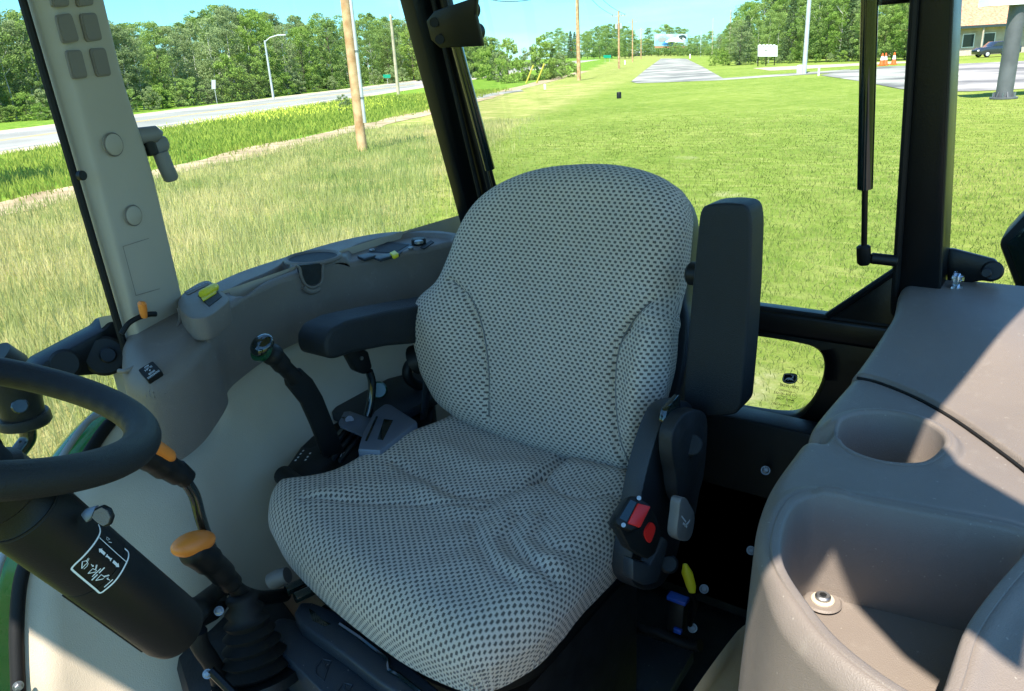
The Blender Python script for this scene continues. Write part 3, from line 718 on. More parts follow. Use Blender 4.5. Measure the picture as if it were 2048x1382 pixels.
for row, (by, st) in enumerate([(128, 22), (122, 24), (118, 26), (114, 30)]):
    x = 1432+row*5
    while x < 1850:
        key = random.choice(['conifer', 'broad', 'slenderg', 'slender', 'broad', 'bright'])
        if row and random.random() < .12: x += st*.6; continue
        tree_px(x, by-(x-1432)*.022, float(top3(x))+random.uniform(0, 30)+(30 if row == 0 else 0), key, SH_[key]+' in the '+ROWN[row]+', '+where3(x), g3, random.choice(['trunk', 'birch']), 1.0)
        x += st*random.uniform(.8, 1.2)
for x in range(1425, 1850, 26):
    tree_px(x, 131-(x-1432)*.03, 104+random.uniform(-12, 8), random.choice(['bush', 'bushg', 'bushb']), 'low bush under the trees, '+where3(x), 'low bushes under the trees behind the board sign', cat='bush', name='bush')
tree_px(1478, 130, 38, 'slender', 'rounded grey-green tree just left of the white board sign', None, wide=1.7)
tree_px(1445, 128, 95, 'bushb', 'light green bush at the bend of the driveway', None, cat='bush', name='bush')
tree_px(1808, 112, 30, 'bright', 'light green tree beside the small gazebo', None)

# ------------------------------------------------------------------ poles, lamps, signs
def pole(name, label, cat, bx, by, topy, r0, r1, mat, group=None, parts=None):
    p = G(bx, by); h = hgt(p, topy, bx); t = thing(name, label, cat, group, p)
    tube('pole', [p-Vector((0, 0, .1)), p+Vector((0, 0, h*.5)), p+Vector((0, 0, h))], [r0, (r0+r1)/2, r1], mat, t, 12)
    if parts: parts(t, p, h)
    fix_parents(t); return t
def big_parts(t, p, h):
    side = Vector((R0[0], R0[1], 0)); q = p+side*.19-Vector((Hh[0], Hh[1], 0))*.06
    tube('conduit', [q+Vector((0, 0, .85)), q+Vector((0, 0, h))], .055, 'galv', t, 10)
    for z in (1.6, 3.0): cyl('conduit_clamp', q+Vector((0, 0, z)), q+Vector((0, 0, z+.05)), .066, 'zinc', t, 12)
pole('utility_pole', 'thick wooden utility pole with grey conduit in the dry grass', 'pole', 725, 300, -160, .165, .135, 'wood', None, big_parts)
pole('utility_pole', 'short weathered bare pole beside the highway verge', 'pole', 797, 190, 28, .16, .12, 'oldwood')
pole('utility_pole', 'tall bare wooden pole right of the yellow guy guards', 'pole', 1158, 160, -60, .22, .17, 'wood')
sideV = Vector((R0[0], R0[1], 0))
def cross_parts(t, p, h):
    box('crossarm', p+Vector((0, 0, h-.8)), (2.6, .14, .14), 'oldwood', t, rot=Matrix.Rotation(math.atan2(sideV.y, sideV.x), 3, 'Z'))
    for s in (-1.1, -.45, .45, 1.1): cyl('insulator', p+sideV*s+Vector((0, 0, h-.72)), p+sideV*s+Vector((0, 0, h-.45)), .06, 'grey', t, 8)
    for s in (-.42, .42): cyl('transformer', p+sideV*s+Vector((0, 0, h-2.9)), p+sideV*s+Vector((0, 0, h-2.0)), .24, 'galv', t, 12)
pole('utility_pole', 'wooden pole with crossarm and transformers left of the driveway', 'pole', 1238, 137, 22, .2, .15, 'wood', None, cross_parts)
def cross2(t, p, h):
    box('crossarm', p+Vector((0, 0, h-.8)), (2.6, .14, .14), 'oldwood', t, rot=Matrix.Rotation(math.atan2(sideV.y, sideV.x), 3, 'Z'))
pole('utility_pole', 'second crossarm pole beyond the transformer pole', 'pole', 1265, 124, 38, .2, .15, 'wood', None, cross2)
pole('utility_pole', 'farthest crossarm pole left of the billboard', 'pole', 1282, 118, 55, .22, .17, 'wood', None, cross2)
pole('utility_pole', 'wooden pole right of the driveway before the trees', 'pole', 1424, 112, 36, .2, .15, 'oldwood')
pole('utility_pole', 'thin wooden pole against the trees left of the board sign', 'pole', 1458, 120, 20, .2, .15, 'oldwood')
pole('utility_pole', 'short far pole between billboard and trees', 'pole', 1401, 112, 62, .16, .12, 'galv')
pole('light_pole', 'tall pale steel light pole at the lawn corner', 'lamp post', 1608, 147, -120, .20, .15, 'galv')
def lamp_parts(side):
    def f(t, p, h):
        d = sideV*side
        tube('lamp_arm', [p+Vector((0, 0, h-.15)), p+d*.6+Vector((0, 0, h+.25)), p+d*1.5+Vector((0, 0, h+.45))], .05, 'galv', t, 8)
        box('lamp_head', p+d*1.9+Vector((0, 0, h+.42)), (.8, .3, .14), 'galv', t, rot=Matrix.Rotation(math.atan2(d.y, d.x), 3, 'Z'), bev=.03)
    return f
pole('street_lamp', 'grey street lamp standing before the wood beyond the highway', 'street lamp', 547, 197, 80, .13, .09, 'galv', None, lamp_parts(1))
pole('street_lamp', 'left one of two small far street lamps behind the bare pole', 'street lamp', 1145, 112, 78, .14, .10, 'galv', None, lamp_parts(-1))
pole('street_lamp', 'right one of two small far street lamps behind the bare pole', 'street lamp', 1150, 113, 74, .14, .10, 'galv', None, lamp_parts(-1))
# signs
def sign_board(name, label, cat, bx, by, x0, x1, y0, y1, mat, legs, legmat, thick=.12, fr=None):
    p = G(bx, by); D = p.dot(Vector(FW)); t = thing(name, label, cat, None, p)
    c = [PP(x, y, p, Hh) for x, y in ((x0, y1), (x1, y1), (x1, y0), (x0, y0))]
    plate('panel', c, Vector(Hh)*thick, mat, t)
    for lx in legs:
        q = PP(lx, (y0+y1)/2, p, Hh); q0 = Vector((q.x, q.y, GZ-.1)); q0 += Vector(Hh)*(thick+.05); q1 = Vector((q0.x, q0.y, PP(lx, y0+2, p, Hh).z))
        tube('leg', [q0, q1], .07 if thick > .05 else .03, legmat, t, 8)
    return t, p, c
t, p, c = sign_board('board_sign', 'white board sign on three dark legs before the trees', 'sign', 1535, 131, 1516, 1555, 91, 113, 'whitep', (1518, 1534, 1551), 'black')
for i in range(5):
    q = PP(1520+i*7, 90.5, p, Hh); box('board_notch', q, (.3, .1, .2), 'whitep', t, rot=Matrix.Rotation(math.atan2(sideV.y, sideV.x), 3, 'Z'))
bm = bmesh.new(); ribbon('', [PP(1529, 101, p-Vector(Hh)*.01, Hh), PP(1536, 100, p-Vector(Hh)*.01, Hh)], .12, -Vector(Hh), 'grey', bm=bm); bm_obj('lettering', bm, 'grey', t, smooth=False, angle=None)
fix_parents(t)
t, p, c = sign_board('billboard', 'blue and white billboard at the end of the driveway', 'billboard', 1342, 112, 1309, 1375, 68, 92, 'billblue', (1318, 1342, 1366), 'black', .4)
c2 = [PP(x, y, p-Vector(Hh)*.05, Hh) for x, y in ((1310, 96), (1374, 96), (1375, 92.5), (1309, 92.5))]
plate('skirt', c2, Vector(Hh)*.5, 'roofshingle', t)
for pts, mt in (([(1330, 84), (1345, 76), (1360, 74), (1371, 78), (1362, 82), (1348, 86)], 'white'), ([(1358, 72), (1368, 70), (1373, 76), (1366, 80), (1359, 77)], 'glassdark'), ([(1316, 78), (1326, 74), (1334, 78), (1326, 84), (1318, 83)], 'ltgrey'), ([(1322, 88), (1350, 86), (1368, 89), (1350, 90)], 'blue')):
    plate('picture_patch', [PP(x, y, p-Vector(Hh)*.06, Hh) for x, y in pts], Vector(Hh)*.03, mt, t, smooth_n=5)
fix_parents(t)
for label, bx, by, x0, x1, y0, y1, mt, lg in [
    ('green road sign on the verge beyond the poles', 1214, 124, 1207, 1222, 110, 116, 'signgreen', (1210, 1219)),
    ('small green road sign at the edge of the wood', 774, 168, 766, 781, 149, 156, 'signgreen', (774,)),
    ('small grey sign on a post before the wood', 430, 208, 423, 431, 160, 178, 'galv', (427,)),
    ('orange warning sign below the far street lamps', 1143, 116, 1140, 1147, 95, 102, 'cone', (1143.5,)),
    ('small white sign right of the tall bare pole', 1164, 116, 1161, 1168, 98, 104, 'whitep', (1164,)),
    ('tiny white sign right of the far lamps', 1183, 117, 1180, 1186, 100, 105, 'whitep', (1183,))]:
    t, p, c = sign_board('road_sign', label, 'sign', bx, by, x0, x1, y0, y1, mt, lg, 'galv', .04); fix_parents(t)
# yellow guy guards
gg = 'yellow guy wire guards'
for lab, x0, y0, x1, y1 in (('left one of the two leaning yellow guy guards', 1052, 167, 1067, 130), ('right one of the two leaning yellow guy guards', 1073, 166, 1089, 127)):
    a = G(x0, y0); b = PP(x1, y1, a, Hh); t = tube('guy_guard', [a, b], .09, pmat('guard_yellow', (.45, .40, .05), .7), seg=8); tag(t, lab, 'guy guard', gg)
# markers, stumps, far box
for lab, nm, cat, x, by, ty, r, mt in [('short black stub post standing in the lawn', 'stub_post', 'post', 1238, 196, 184, .14, 'black'), ('small white utility marker by the dry grass', 'marker_post', 'post', 1090, 178, 168, .10, 'whitep'),
        ('thin white marker post at the lawn corner', 'marker_post', 'post', 1637, 151, 134, .08, 'whitep'), ('white pedestal box at the foot of the light pole', 'pedestal_box', 'box', 1599, 147, 130, .25, 'whitep'),
        ('white marker post right of the far driveway end', 'marker_post', 'post', 1380, 117, 108, .18, 'whitep'), ('white marker beside the transformer pole', 'marker_post', 'post', 1250, 129, 121, .18, 'whitep')]:
    p = G(x, by); h = hgt(p, ty, x); tag(tube(nm, [p-Vector((0, 0, .08)), p+Vector((0, 0, h*.9)), p+Vector((0, 0, h))], [r, r, r*.8], mt, seg=10), lab, cat)
# traffic cones
for i, (x, y) in enumerate([(1763, 131), (1770, 130.5), (1787, 129)]):
    p = G(x, y); t = thing('traffic_cone', ['left cone of the touching pair of orange cones', 'right cone of the touching pair of orange cones', 'orange and white cone standing apart on the right'][i], 'cone', 'orange and white traffic cones', p)
    box('base', p+Vector((0, 0, .04)), (.6, .6, .08), 'cone', t)
    tube('body', [p+Vector((0, 0, .06)), p+Vector((0, 0, .55))], [.26, .15], 'cone', t, 12)
    tube('reflective_band', [p+Vector((0, 0, .5)), p+Vector((0, 0, .85))], [.185, .115], 'whitep', t, 12)
    tube('tip', [p+Vector((0, 0, .85)), p+Vector((0, 0, 1.15))], [.115, .05], 'cone', t, 12); fix_parents(t)
# building with orange shingle roof
def wallbox(name, P0, P1, dv, z0, z1, mat, t):
    return plate(name, [P0+Vector((0, 0, z0)), P1+Vector((0, 0, z0)), P1+Vector((0, 0, z1)), P0+Vector((0, 0, z1))], dv, mat, t)
b0 = G(1895, 113.5); b0.z = GZ; dB = sideV.copy(); inw = Vector((Hh[0], Hh[1], 0)); b1 = b0+dB*19
t = thing('building', 'low building with orange shingled hip roof behind the parking lot', 'building', None, b0)
hw = 3.3
wallbox('wall', b0, b1, inw*9, 0, hw, 'wallb', t)
e = 1.3; a0 = b0-dB*e-inw*e; a1 = b1+dB*e-inw*e; a2 = b1+dB*e+inw*(9+e); a3 = b0-dB*e+inw*(9+e); zv = Vector((0, 0, hw+.05)); top = Vector((0, 0, hw+3.6))
r0_ = b0+dB*3.2+inw*4.5; r1_ = b1-dB*3.2+inw*4.5
mesh('roof', [a0+zv, a1+zv, a2+zv, a3+zv, r0_+top, r1_+top], [(0, 1, 5, 4), (1, 2, 5), (2, 3, 4, 5), (3, 0, 4), (3, 2, 1, 0)], 'roofshingle', t, smooth=False)
wallbox('fascia', a0-inw*.03, a1-inw*.03, inw*.06, hw-.22, hw+.08, 'glassdark', t)
for i, s in enumerate((1.5, 4.0, 7.2, 10.4, 13.5, 16.2)):
    f = wallbox('window', b0+dB*s-inw*.05, b0+dB*(s+1.5)-inw*.05, inw*.05, .9, 2.5, 'whitep', t)
    wallbox('pane', b0+dB*(s+.12)-inw*.08, b0+dB*(s+1.38)-inw*.08, inw*.03, 1.0, 2.4, 'glassdark', f)
for s in (0, 3.3, 6.6, 9.9, 13.2, 16.5): tube('column', [b0+dB*s-inw*1.1+Vector((0, 0, 0)), b0+dB*s-inw*1.1+Vector((0, 0, hw))], .1, 'wallb', t, 8)
wallbox('brick_plinth', b0-inw*.1, b1-inw*.1, inw*.1, 0, .6, 'tan', t)
fix_parents(t)
# shed structure above roof (dark gable behind)
g0 = G(1800, 111); g0.z = GZ; t = thing('gazebo', 'small open gazebo with orange roof left of the thick right post', 'gazebo', None, g0)
for sx in (-1.5, 1.5):
    for sy in (0, 3): q = g0+dB*sx+inw*sy; box('post', q+Vector((0, 0, 1.4)), (.3, .3, 2.8), 'wallb', t)
box('base_wall', g0+inw*1.5+Vector((0, 0, .4)), (3.3, 3.3, .8), 'tan', t, rot=Matrix.Rotation(math.atan2(dB.y, dB.x), 3, 'Z'))
q = g0+inw*1.5; cs = [q+dB*a+inw*b+Vector((0, 0, 2.8)) for a, b in ((-2.6, -2.6), (2.6, -2.6), (2.6, 2.6), (-2.6, 2.6))]
mesh('roof', cs+[q+Vector((0, 0, 4.0))], [(0, 1, 4), (1, 2, 4), (2, 3, 4), (3, 0, 4), (3, 2, 1, 0)], 'roofshingle', t, smooth=False); fix_parents(t)
# far white house left of billboard
p = G(1277, 112); t = thing('far_house', 'small white building far behind the utility poles', 'building', None, p)
D = p.xy.length; w_ = 26*D/1600
wallbox('wall', p-sideV*w_/2, p+sideV*w_/2, inw*8, 0, 2.2, 'wallb', t)
pa, pb = p-sideV*w_*.56-inw, p+sideV*w_*.56-inw; za = Vector((0, 0, 2.2)); zb = Vector((0, 0, 5.0))
mesh('roof', [pa+za, pb+za, pb+inw*10+za, pa+inw*10+za, pa+inw*5+zb, pb+inw*5+zb], [(0, 1, 5, 4), (2, 3, 4, 5), (1, 2, 5), (3, 0, 4), (3, 2, 1, 0)], 'whitep', t, smooth=False); fix_parents(t)
# big sign post on the right lawn
p = G(2007, 196); p.z = GZ; t = thing('sign_post', 'thick grey steel post carrying a white sign at the right lawn edge', 'sign', None, p)
tube('post', [p, p+Vector((0, 0, 6.5))], .30, 'greypole', t, 24)
cyl('base_plate', p+Vector((0, 0, -.02)), p+Vector((0, 0, .04)), .50, 'greypole', t, 20)
for i in range(6):
    a = i*math.pi/3; q = p+Vector((math.cos(a)*.42, math.sin(a)*.42, .04)); cyl('anchor_bolt', q, q+Vector((0, 0, .18)), .03, 'zinc', t, 8)
    q2 = p+Vector((math.cos(a+.4)*.30, math.sin(a+.4)*.30, .03)); plate('gusset', [q2, q2+Vector((math.cos(a+.4), math.sin(a+.4), 0))*.12, q2+Vector((0, 0, .22))], Vector((-math.sin(a+.4), math.cos(a+.4), 0))*.03, 'greypole', t)
z_ = PP(2010, 11, p, Hh).z
wallbox('sign_panel', Vector((p.x, p.y, 0))-sideV*1.3-inw*.45, Vector((p.x, p.y, 0))+sideV*4-inw*.45, inw*.9, z_, z_+2.2, 'whitep', t); fix_parents(t)
# parked car
def car(px, py, label):
    p = G(px, py); p.z = GZ; t = thing('parked_car', label, 'car', None, p); ux = sideV; uy = inw
    def W_(a, b, z): return p+ux*a+uy*b+Vector((0, 0, z))
    prof = [(-2.2, .3), (-2.25, .75), (-1.9, 1.0), (-1.1, 1.08), (-.5, 1.55), (.9, 1.58), (1.7, 1.1), (2.2, 1.0), (2.25, .4), (2.2, .3)]
    plate('body', [W_(a, 0, z) for a, z in prof], uy*1.7, 'carpaint', t, bev=.08)
    for pts in ([(-.95, 1.1), (-.45, 1.47), (.1, 1.49), (.1, 1.1)], [(.2, 1.1), (.2, 1.49), (.85, 1.5), (1.4, 1.12)]):
        plate('side_window', [W_(a, -.02, z) for a, z in pts], uy*.03, 'glassdark', t)
    for a in (-1.4, 1.4):
        for b in (-.02, 1.52):
            w1 = cyl('wheel', W_(a, b, .33), W_(a, b+.22, .33), .34, 'rubber', t, 20, bev=.04); cyl('rim', W_(a, b-.01, .33), W_(a, b+.02, .33), .2, 'galv', w1, 14)
    box('headlight', W_(-2.22, .25, .72), (.1, .3, .15), 'whitep', t); box('tail_light', W_(2.22, .25, .85), (.08, .2, .2), 'red', t); fix_parents(t)
car(2000, 113, 'dark car parked before the orange roofed building')
# overhead wires
def wire(label, pts):
    tag(tube('overhead_wire', catmull(pts, 8), .03, 'black', seg=5), label, 'wire', 'overhead wires')
top_of = lambda bx, by, ty: (lambda p: p+Vector((0, 0, hgt(p, ty, bx)-.6)))(G(bx, by))
w0 = top_of(1238, 137, 22); w1 = top_of(1158, 160, -60)
for s, lab in ((-1.1, 'left sagging wire running up from the transformer pole'), (1.1, 'right sagging wire running up from the transformer pole')):
    a = w0+sideV*s; b = w1+sideV*s*.4; c_ = (a+b)/2-Vector((0, 0, .6)); wire(lab, [a, c_, b])
e1 = PD(985, 0, 60); wire('wire crossing the sky left of the bare pole', [w1, (w1+e1)/2-Vector((0, 0, .9)), e1, PD(900, -60, 45)])
a = top_of(1458, 120, 20); b = PD(1720, 0, 95); wire('pale wire crossing before the trees behind the board sign', [a, (a+b)/2-Vector((0, 0, .3)), b, PD(1900, -30, 80)])

# ================================================================== THE CAB
YC = .64                                        # centre line of the cab
RP_O = (1.32, 0, -.28); RP_N = (1, 0, .23)      # plane of the rear window
def RPx(x, y, off=0): return PP(x, y, (RP_O[0]+off, 0, RP_O[2]), RP_N)
def upto(a, b, z): t = (z-a.z)/(b.z-a.z); return a+(b-a)*t
XD = Vector((1, 0, 0)); YD = Vector((0, 1, 0)); ZD = Vector((0, 0, 1))
cab = thing('tractor_cab', 'tractor cab with black rear posts, tinted glass and beige side pillar', 'tractor cab', None, (.5, YC, -1.1))
ROOF = .50
# --- right rear post (behind the seat, left in the picture)
a0, a1 = PY(797, 0, 1.12), PY(921, 455, 1.12); b0_, b1_ = PY(866, 0, 1.10), PY(968, 372, 1.10)
post_r = plate('rear_post', [upto(a0, a1, ROOF), upto(b0_, b1_, ROOF), upto(b0_, b1_, -.62), upto(a0, a1, -.62)], -YD*.035, 'paint', cab, bev=.006)
c0, c1 = RPx(868, 0), RPx(958, 380); e0, e1 = RPx(893, 0), RPx(978, 360)
plate('frame_strip', [upto(c0, c1, ROOF)-XD*.004, upto(e0, e1, ROOF)-XD*.004, upto(e0, e1, -.6)-XD*.004, upto(c0, c1, -.6)-XD*.004], XD*.025, 'paint', post_r, bev=.004)
for xa, xb in (((866, 0), (955, 372)), ((890, 0), (972, 350))):
    p, q = RPx(*xa, -.012), RPx(*xb, -.012); tube('seal', [upto(p, q, ROOF), upto(p, q, -.6)], .005, 'rubber', post_r, 8)
# hinge plate with bolts at the top
hp = plate('hinge_plate', [PP(x, y, (1.20, 0, .05), (1, .1, .23)) for x, y in ((852, 42), (868, 22), (950, -6), (948, 30), (962, 92), (880, 96), (862, 80))], XD*.012, 'paint', cab, bev=.002)
for x, y in ((868, 45), (879, 79)): cyl('hole_plug', PP(x, y, (1.195, 0, .05), (1, .1, .23)), PP(x, y, (1.20, 0, .05), (1, .1, .23)), .008, 'rubber', hp, 14)
for x, y in ((926, 20), (936, 64)):
    p = PP(x, y, (1.20, 0, .05), (1, .1, .23)); cyl('hinge_knob', p+XD*.012, p+XD*.034, .014, 'black', hp, 24, bev=.004)
st = tube('gas_strut', [PP(903, 45, (1.18, 0, .02), (1, 0, .23)), PP(915, 88, (1.18, 0, .0), (1, 0, .23))], .010, 'paint', cab, 14)
p, q = PP(912, 85, (1.18, 0, 0), (1, 0, .23)), PP(980, 338, (1.24, 0, -.2), (1, 0, .23))
tube('cylinder', [p, q], .0105, 'glossblack', st, 16); r = q+(q-p)*.25; tube('rod', [q, r], .004, 'paint', st, 10)
cyl('ball_socket', PP(901, 38, (1.18, 0, .02), (1, 0, .23)), PP(905, 58, (1.18, 0, .02), (1, 0, .23)), .014, 'black', st, 16, bev=.004)
# --- left rear post (right in the picture)
fl0, fl1 = RPx(1826, 0), RPx(1788, 560); fr0, fr1 = RPx(1906, 0), RPx(1880, 590)
post_l = plate('rear_post', [upto(fl0, fl1, ROOF), upto(fr0, fr1, ROOF), upto(fr0, fr1, -.75), upto(fl0, fl1, -.75)], XD*.085, 'paint', cab, bev=.005)
p, q = RPx(1829, 0, -.004), RPx(1792, 560, -.004); tube('seal', [upto(p, q, ROOF), upto(p, q, -.6)], .006, 'rubber', post_l, 8)
p, q = RPx(1902, 0, .004), RPx(1877, 590, .004); tube('edge_trim', [upto(p, q, ROOF), upto(p, q, -.6)], .0035, 'black', post_l, 8)
gs = tube('gas_strut', [PX(1738, -160, 1.18), PX(1739, 0, 1.20), PX(1730, 376, 1.26)], .0112, 'glossblack', cab, 20)
tube('rod', [PX(1730, 374, 1.26), PX(1728, 500, 1.28)], .0045, 'paint', gs, 12)
tube('ball_socket', [PX(1727, 490, 1.28), PX(1727, 494, 1.28), PX(1728, 524, 1.285), PX(1728, 530, 1.285)], [.007, .0105, .0105, .007], 'black', gs, 18)
cyl('stub', PX(1741, 516, 1.29), PX(1795, 522, 1.30), .009, 'black', gs, 16, bev=.002)
cyl('neck', PX(1730, 512, 1.287), PX(1745, 516, 1.29), .005, 'black', gs, 10)
# upper stay of the window frame
tube('window_stay', [PX(1760, 0, 1.25), PX(1830, -6, 1.28)], .007, 'black', cab, 10)
# hinge bracket outside the left post
hb = plate('hinge_bracket', [PX(x, y, 1.40) for x, y in ((1890, 498), (1905, 498), (1990, 520), (2003, 538), (2000, 556), (1985, 565), (1962, 562), (1925, 570), (1895, 575))], XD*.012, 'paint', cab, bev=.003)
cyl('pivot', PX(1985, 542, 1.394), PX(1985, 542, 1.410), .016, 'black', hb, 24, bev=.003); cyl('pivot_pin', PX(1972, 546, 1.375), PX(1972, 546, 1.39), .008, 'black', hb, 16, bev=.002)
for x, y in ((1910, 556), (1908, 577)):
    p = PX(x, y, 1.36); hexbolt('nut', p-XD*.0, (-.3, -1, .1), .0115, hb, 'chrome')
# mirror / lamp body hanging outside at the right picture edge
wl = thing('work_light', 'black work light body outside at the right edge beside the hinge bracket', 'work light', None, PX(2030, 520, 1.75))
plate('housing', [PX(x, y, 1.75) for x, y in ((1998, 490), (2003, 476), (2075, 400), (2110, 420), (2110, 640), (2075, 645), (2040, 600))], XD*.10, 'black', wl, bev=.012)
plate('rim', [PX(x, y, 1.745) for x, y in ((2012, 490), (2060, 440), (2095, 440), (2095, 600), (2050, 585))], XD*.01, 'glossblack', wl, bev=.004); fix_parents(wl)
# --- glass
def pane(name, pts, mat='glass'): return mesh(name, pts, [tuple(range(len(pts)))], mat, cab, smooth=False)
g_ = lambda y, z: Vector((1.32-.23*(z+.28)+.05, y, z))
pane('rear_window', [g_(.20, -.46), g_(1.10, -.46), g_(1.10, ROOF), g_(.20, ROOF)])
pane('side_window', [Vector((.60, 1.275, -.40)), Vector((1.44, 1.275, -.40)), Vector((1.24, 1.23, ROOF)), Vector((.62, 1.23, ROOF))])
pane('door_glass', [Vector((-.45, 1.21, -1.0)), Vector((.56, 1.21, -1.0)), Vector((.56, 1.19, ROOF)), Vector((-.45, 1.19, ROOF))], 'glass2')
# --- beige B pillar
L0, L1 = PY(48, 0, 1.13), PY(236, 640, 1.13); K0, K1 = PY(112, 0, 1.10), PY(262, 600, 1.10); J0, J1 = PY(212, 0, 1.12), PY(352, 590, 1.12)
def lerp_pts(p, q, zs): return [upto(p, q, z) for z in zs]
zs = [ROOF, .3, .12, .05, 0, -.06, -.12, -.2, -.28, -.34, -.42]
rows = []
for z in zs:
    l, k_, j = upto(L0, L1, z), upto(K0, K1, z), upto(J0, J1, z)
    j = j+XD*(.012*sstep(np.array((-z-.03)/.06)).item()); j2 = j-YD*.006-XD*.008; l2 = l-YD*.004+XD*.004
    rows.append([l+YD*.03+XD*.035, l+YD*.012+XD*.006, l2, (l2*.55+k_*.45), k_-XD*.004, k_+XD*.006, k_*.5+j*.5-YD*.006, j2, j, j+YD*.06])
V = [p for r_2 in rows for p in r_2]; nn = len(rows[0])
Fc = [(i*nn+k, i*nn+k+1, (i+1)*nn+k+1, (i+1)*nn+k) for i in range(len(rows)-1) for k in range(nn-1)]
pil = mesh('side_pillar', V, Fc, 'pillar', cab)
md = pil.modifiers.new('s', 'SUBSURF'); md.levels = md.render_levels = 2
p, q = PY(45, 0, 1.125), PY(233, 640, 1.125); tube('door_seal', [upto(p, q, ROOF), upto(p, q, -.5)], .0055, 'rubber', cab, 8)
def on_pil(x, y, off=0):   # face plane of the pillar
    o = (K0+K1)/2; n = (J0-K0).cross(K1-K0).normalized(); n = n if n.y < 0 else -n
    return PP(x, y, tuple(o+n*(.006+off)), tuple(n)), n
def rrect(c4, r=.18, n=5):
    out = []; m = 4
    for i in range(4):
        p0, p1, p2 = c4[(i-1) % 4], c4[i], c4[(i+1) % 4]
        s = p1+(p0-p1)*r; e_ = p1+(p2-p1)*r
        for k in range(n): t = k/(n-1); out.append(s*(1-t)**2+p1*2*t*(1-t)+e_*t*t)
    return out
for q4 in ([(98, -30), (135, -30), (140, 12), (105, 15)], [(150, -30), (185, -30), (188, 10), (156, 14)],
           [(111, 30), (143, 26), (160, 82), (126, 88)], [(160, 27), (193, 25), (206, 80), (174, 84)],
           [(131, 101), (163, 99), (177, 155), (146, 159)], [(180, 97), (211, 95), (224, 151), (195, 154)]):
    c4 = [on_pil(x, y, .002)[0] for x, y in q4]; nrm = on_pil(150, 100)[1]
    v_ = plate('vent', rrect(c4), nrm*-.004, 'taupe_dark', pil, bev=.0008)
    ins_ = [sum(c4, Vector())/4+(c-sum(c4, Vector())/4)*.86+nrm*.001 for c in c4]; plate('vent_recess', rrect(ins_), nrm*-.003, 'taupe_dark', pil)
for x, y, r in ((226, 289, .0145), (266, 431, .0135)):
    p, n = on_pil(x, y, .000); tube('trim_plug', [p-n*.004, p+n*.0025, p+n*.0035], [r, r, r*.9], 'pillar', pil, 30)
    bm = bmesh.new(); circ = [p+n*.001+(Vector((0, 0, 1)).cross(n).normalized()*math.cos(a)+Vector((0, 0, 1))*math.sin(a))*(r*1.07) for a in [2*math.pi*i/32 for i in range(32)]]
    tube_bm(bm, circ+[circ[0]], .0009, 6, False); bm_obj('plug_groove', bm, 'taupe_dark', pil)
p, n = on_pil(163, 351, .0); cyl('trim_screw', p-n*.004, p+n*.004, .0065, 'black', pil, 16, bev=.001)
q4 = [on_pil(x, y, .001)[0] for x, y in ((246, 493), (309, 473), (338, 572), (272, 591))]
bm = bmesh.new(); ribbon('', q4, .0012, lambda p: n, 'taupe_dark', closed=True, bm=bm); bm_obj('cover_outline', bm, 'taupe_dark', pil, smooth=False, angle=None)
# --- coat of small grey latch on the pillar
la = thing('window_latch', 'grey swivelling window latch handle standing off the beige pillar', 'latch', None, PY(300, 300, 1.14))
def LY(x, y, o=0): return PY(x, y, 1.13+o)
plate('arm', [LY(x, y) for x, y in ((268, 288), (300, 282), (306, 306), (278, 318))], YD*.016, 'grey', la, bev=.003)
cyl('pivot_ring', LY(290, 268, .0), LY(305, 310, .0), .010, 'black', la, 20, bev=.002)
tube('drum', [LY(272, 275, .012), LY(276, 272, .0), LY(312, 268, -.004), LY(318, 272, -.004)], [.008, .012, .012, .009], 'grey', la, 24)
plate('body', [LY(x, y, -.006) for x, y in ((286, 292), (300, 276), (335, 270), (344, 290), (340, 305), (318, 313), (300, 310))], YD*.026, 'grey', la, bev=.006)
tube('handle', [LY(320, 304), LY(332, 335), LY(342, 356), LY(344, 361)], [.0115, .0115, .0115, .0085], 'grey', la, 20); fix_parents(la)
# --- door sill structure seen through the lower glass
sb = plate('door_frame', [PY(x, y, 1.16) for x, y in ((248, 640), (222, 645), (212, 658), (90, 724), (60, 760), (255, 745))], YD*.05, 'paint', cab, bev=.004)
cyl('hinge_boss', PY(210, 712, 1.15), PY(210, 712, 1.20), .030, 'black', sb, 28, bev=.004); cyl('hinge_pin', PY(216, 710, 1.14), PY(216, 710, 1.15), .012, 'paint', sb, 18, bev=.002)
cyl('hinge_boss', PY(130, 728, 1.15), PY(130, 728, 1.20), .022, 'black', sb, 28, bev=.004)
# --- sill, gusset, bulkhead with small window
box('window_sill', (1.365, YC, -.472), (.05, 1.02, .045), 'paint', cab, bev=.008, seg=3)
tube('sill_seal', [(1.348, .18, -.450), (1.348, 1.1, -.450)], .005, 'rubber', cab, 8)
plate('gusset', [PX(x, y, 1.345) for x, y in ((1642, 648), (1660, 632), (1730, 583), (1800, 534), (1800, 740), (1700, 660))], XD*.03, 'paint', cab, bev=.004)
p = [PX(x, y, 1.335) for x, y in ((1655, 632), (1793, 540))]; tube('gusset_flange', p, .006, 'paint', cab, 8)
hole = catmull([PX(x, y, 1.36) for x, y in ((1300, 640), (1400, 657), (1500, 670), (1590, 684), (1632, 697), (1648, 722), (1643, 762), (1620, 803), (1592, 828), (1555, 832), (1495, 824), (1400, 806), (1300, 790), (1270, 720))], 8, True)
hc = sum(hole, Vector())/len(hole)
def outer(p):
    d = p-hc; y0_, y1_, z0_, z1_ = .10, 1.22, -1.12, -.462; s = 1e9
    if d.y > 1e-6: s = min(s, (y1_-hc.y)/d.y)
    if d.y < -1e-6: s = min(s, (y0_-hc.y)/d.y)
    if d.z > 1e-6: s = min(s, (z1_-hc.z)/d.z)
    if d.z < -1e-6: s = min(s, (z0_-hc.z)/d.z)
    return hc+d*s
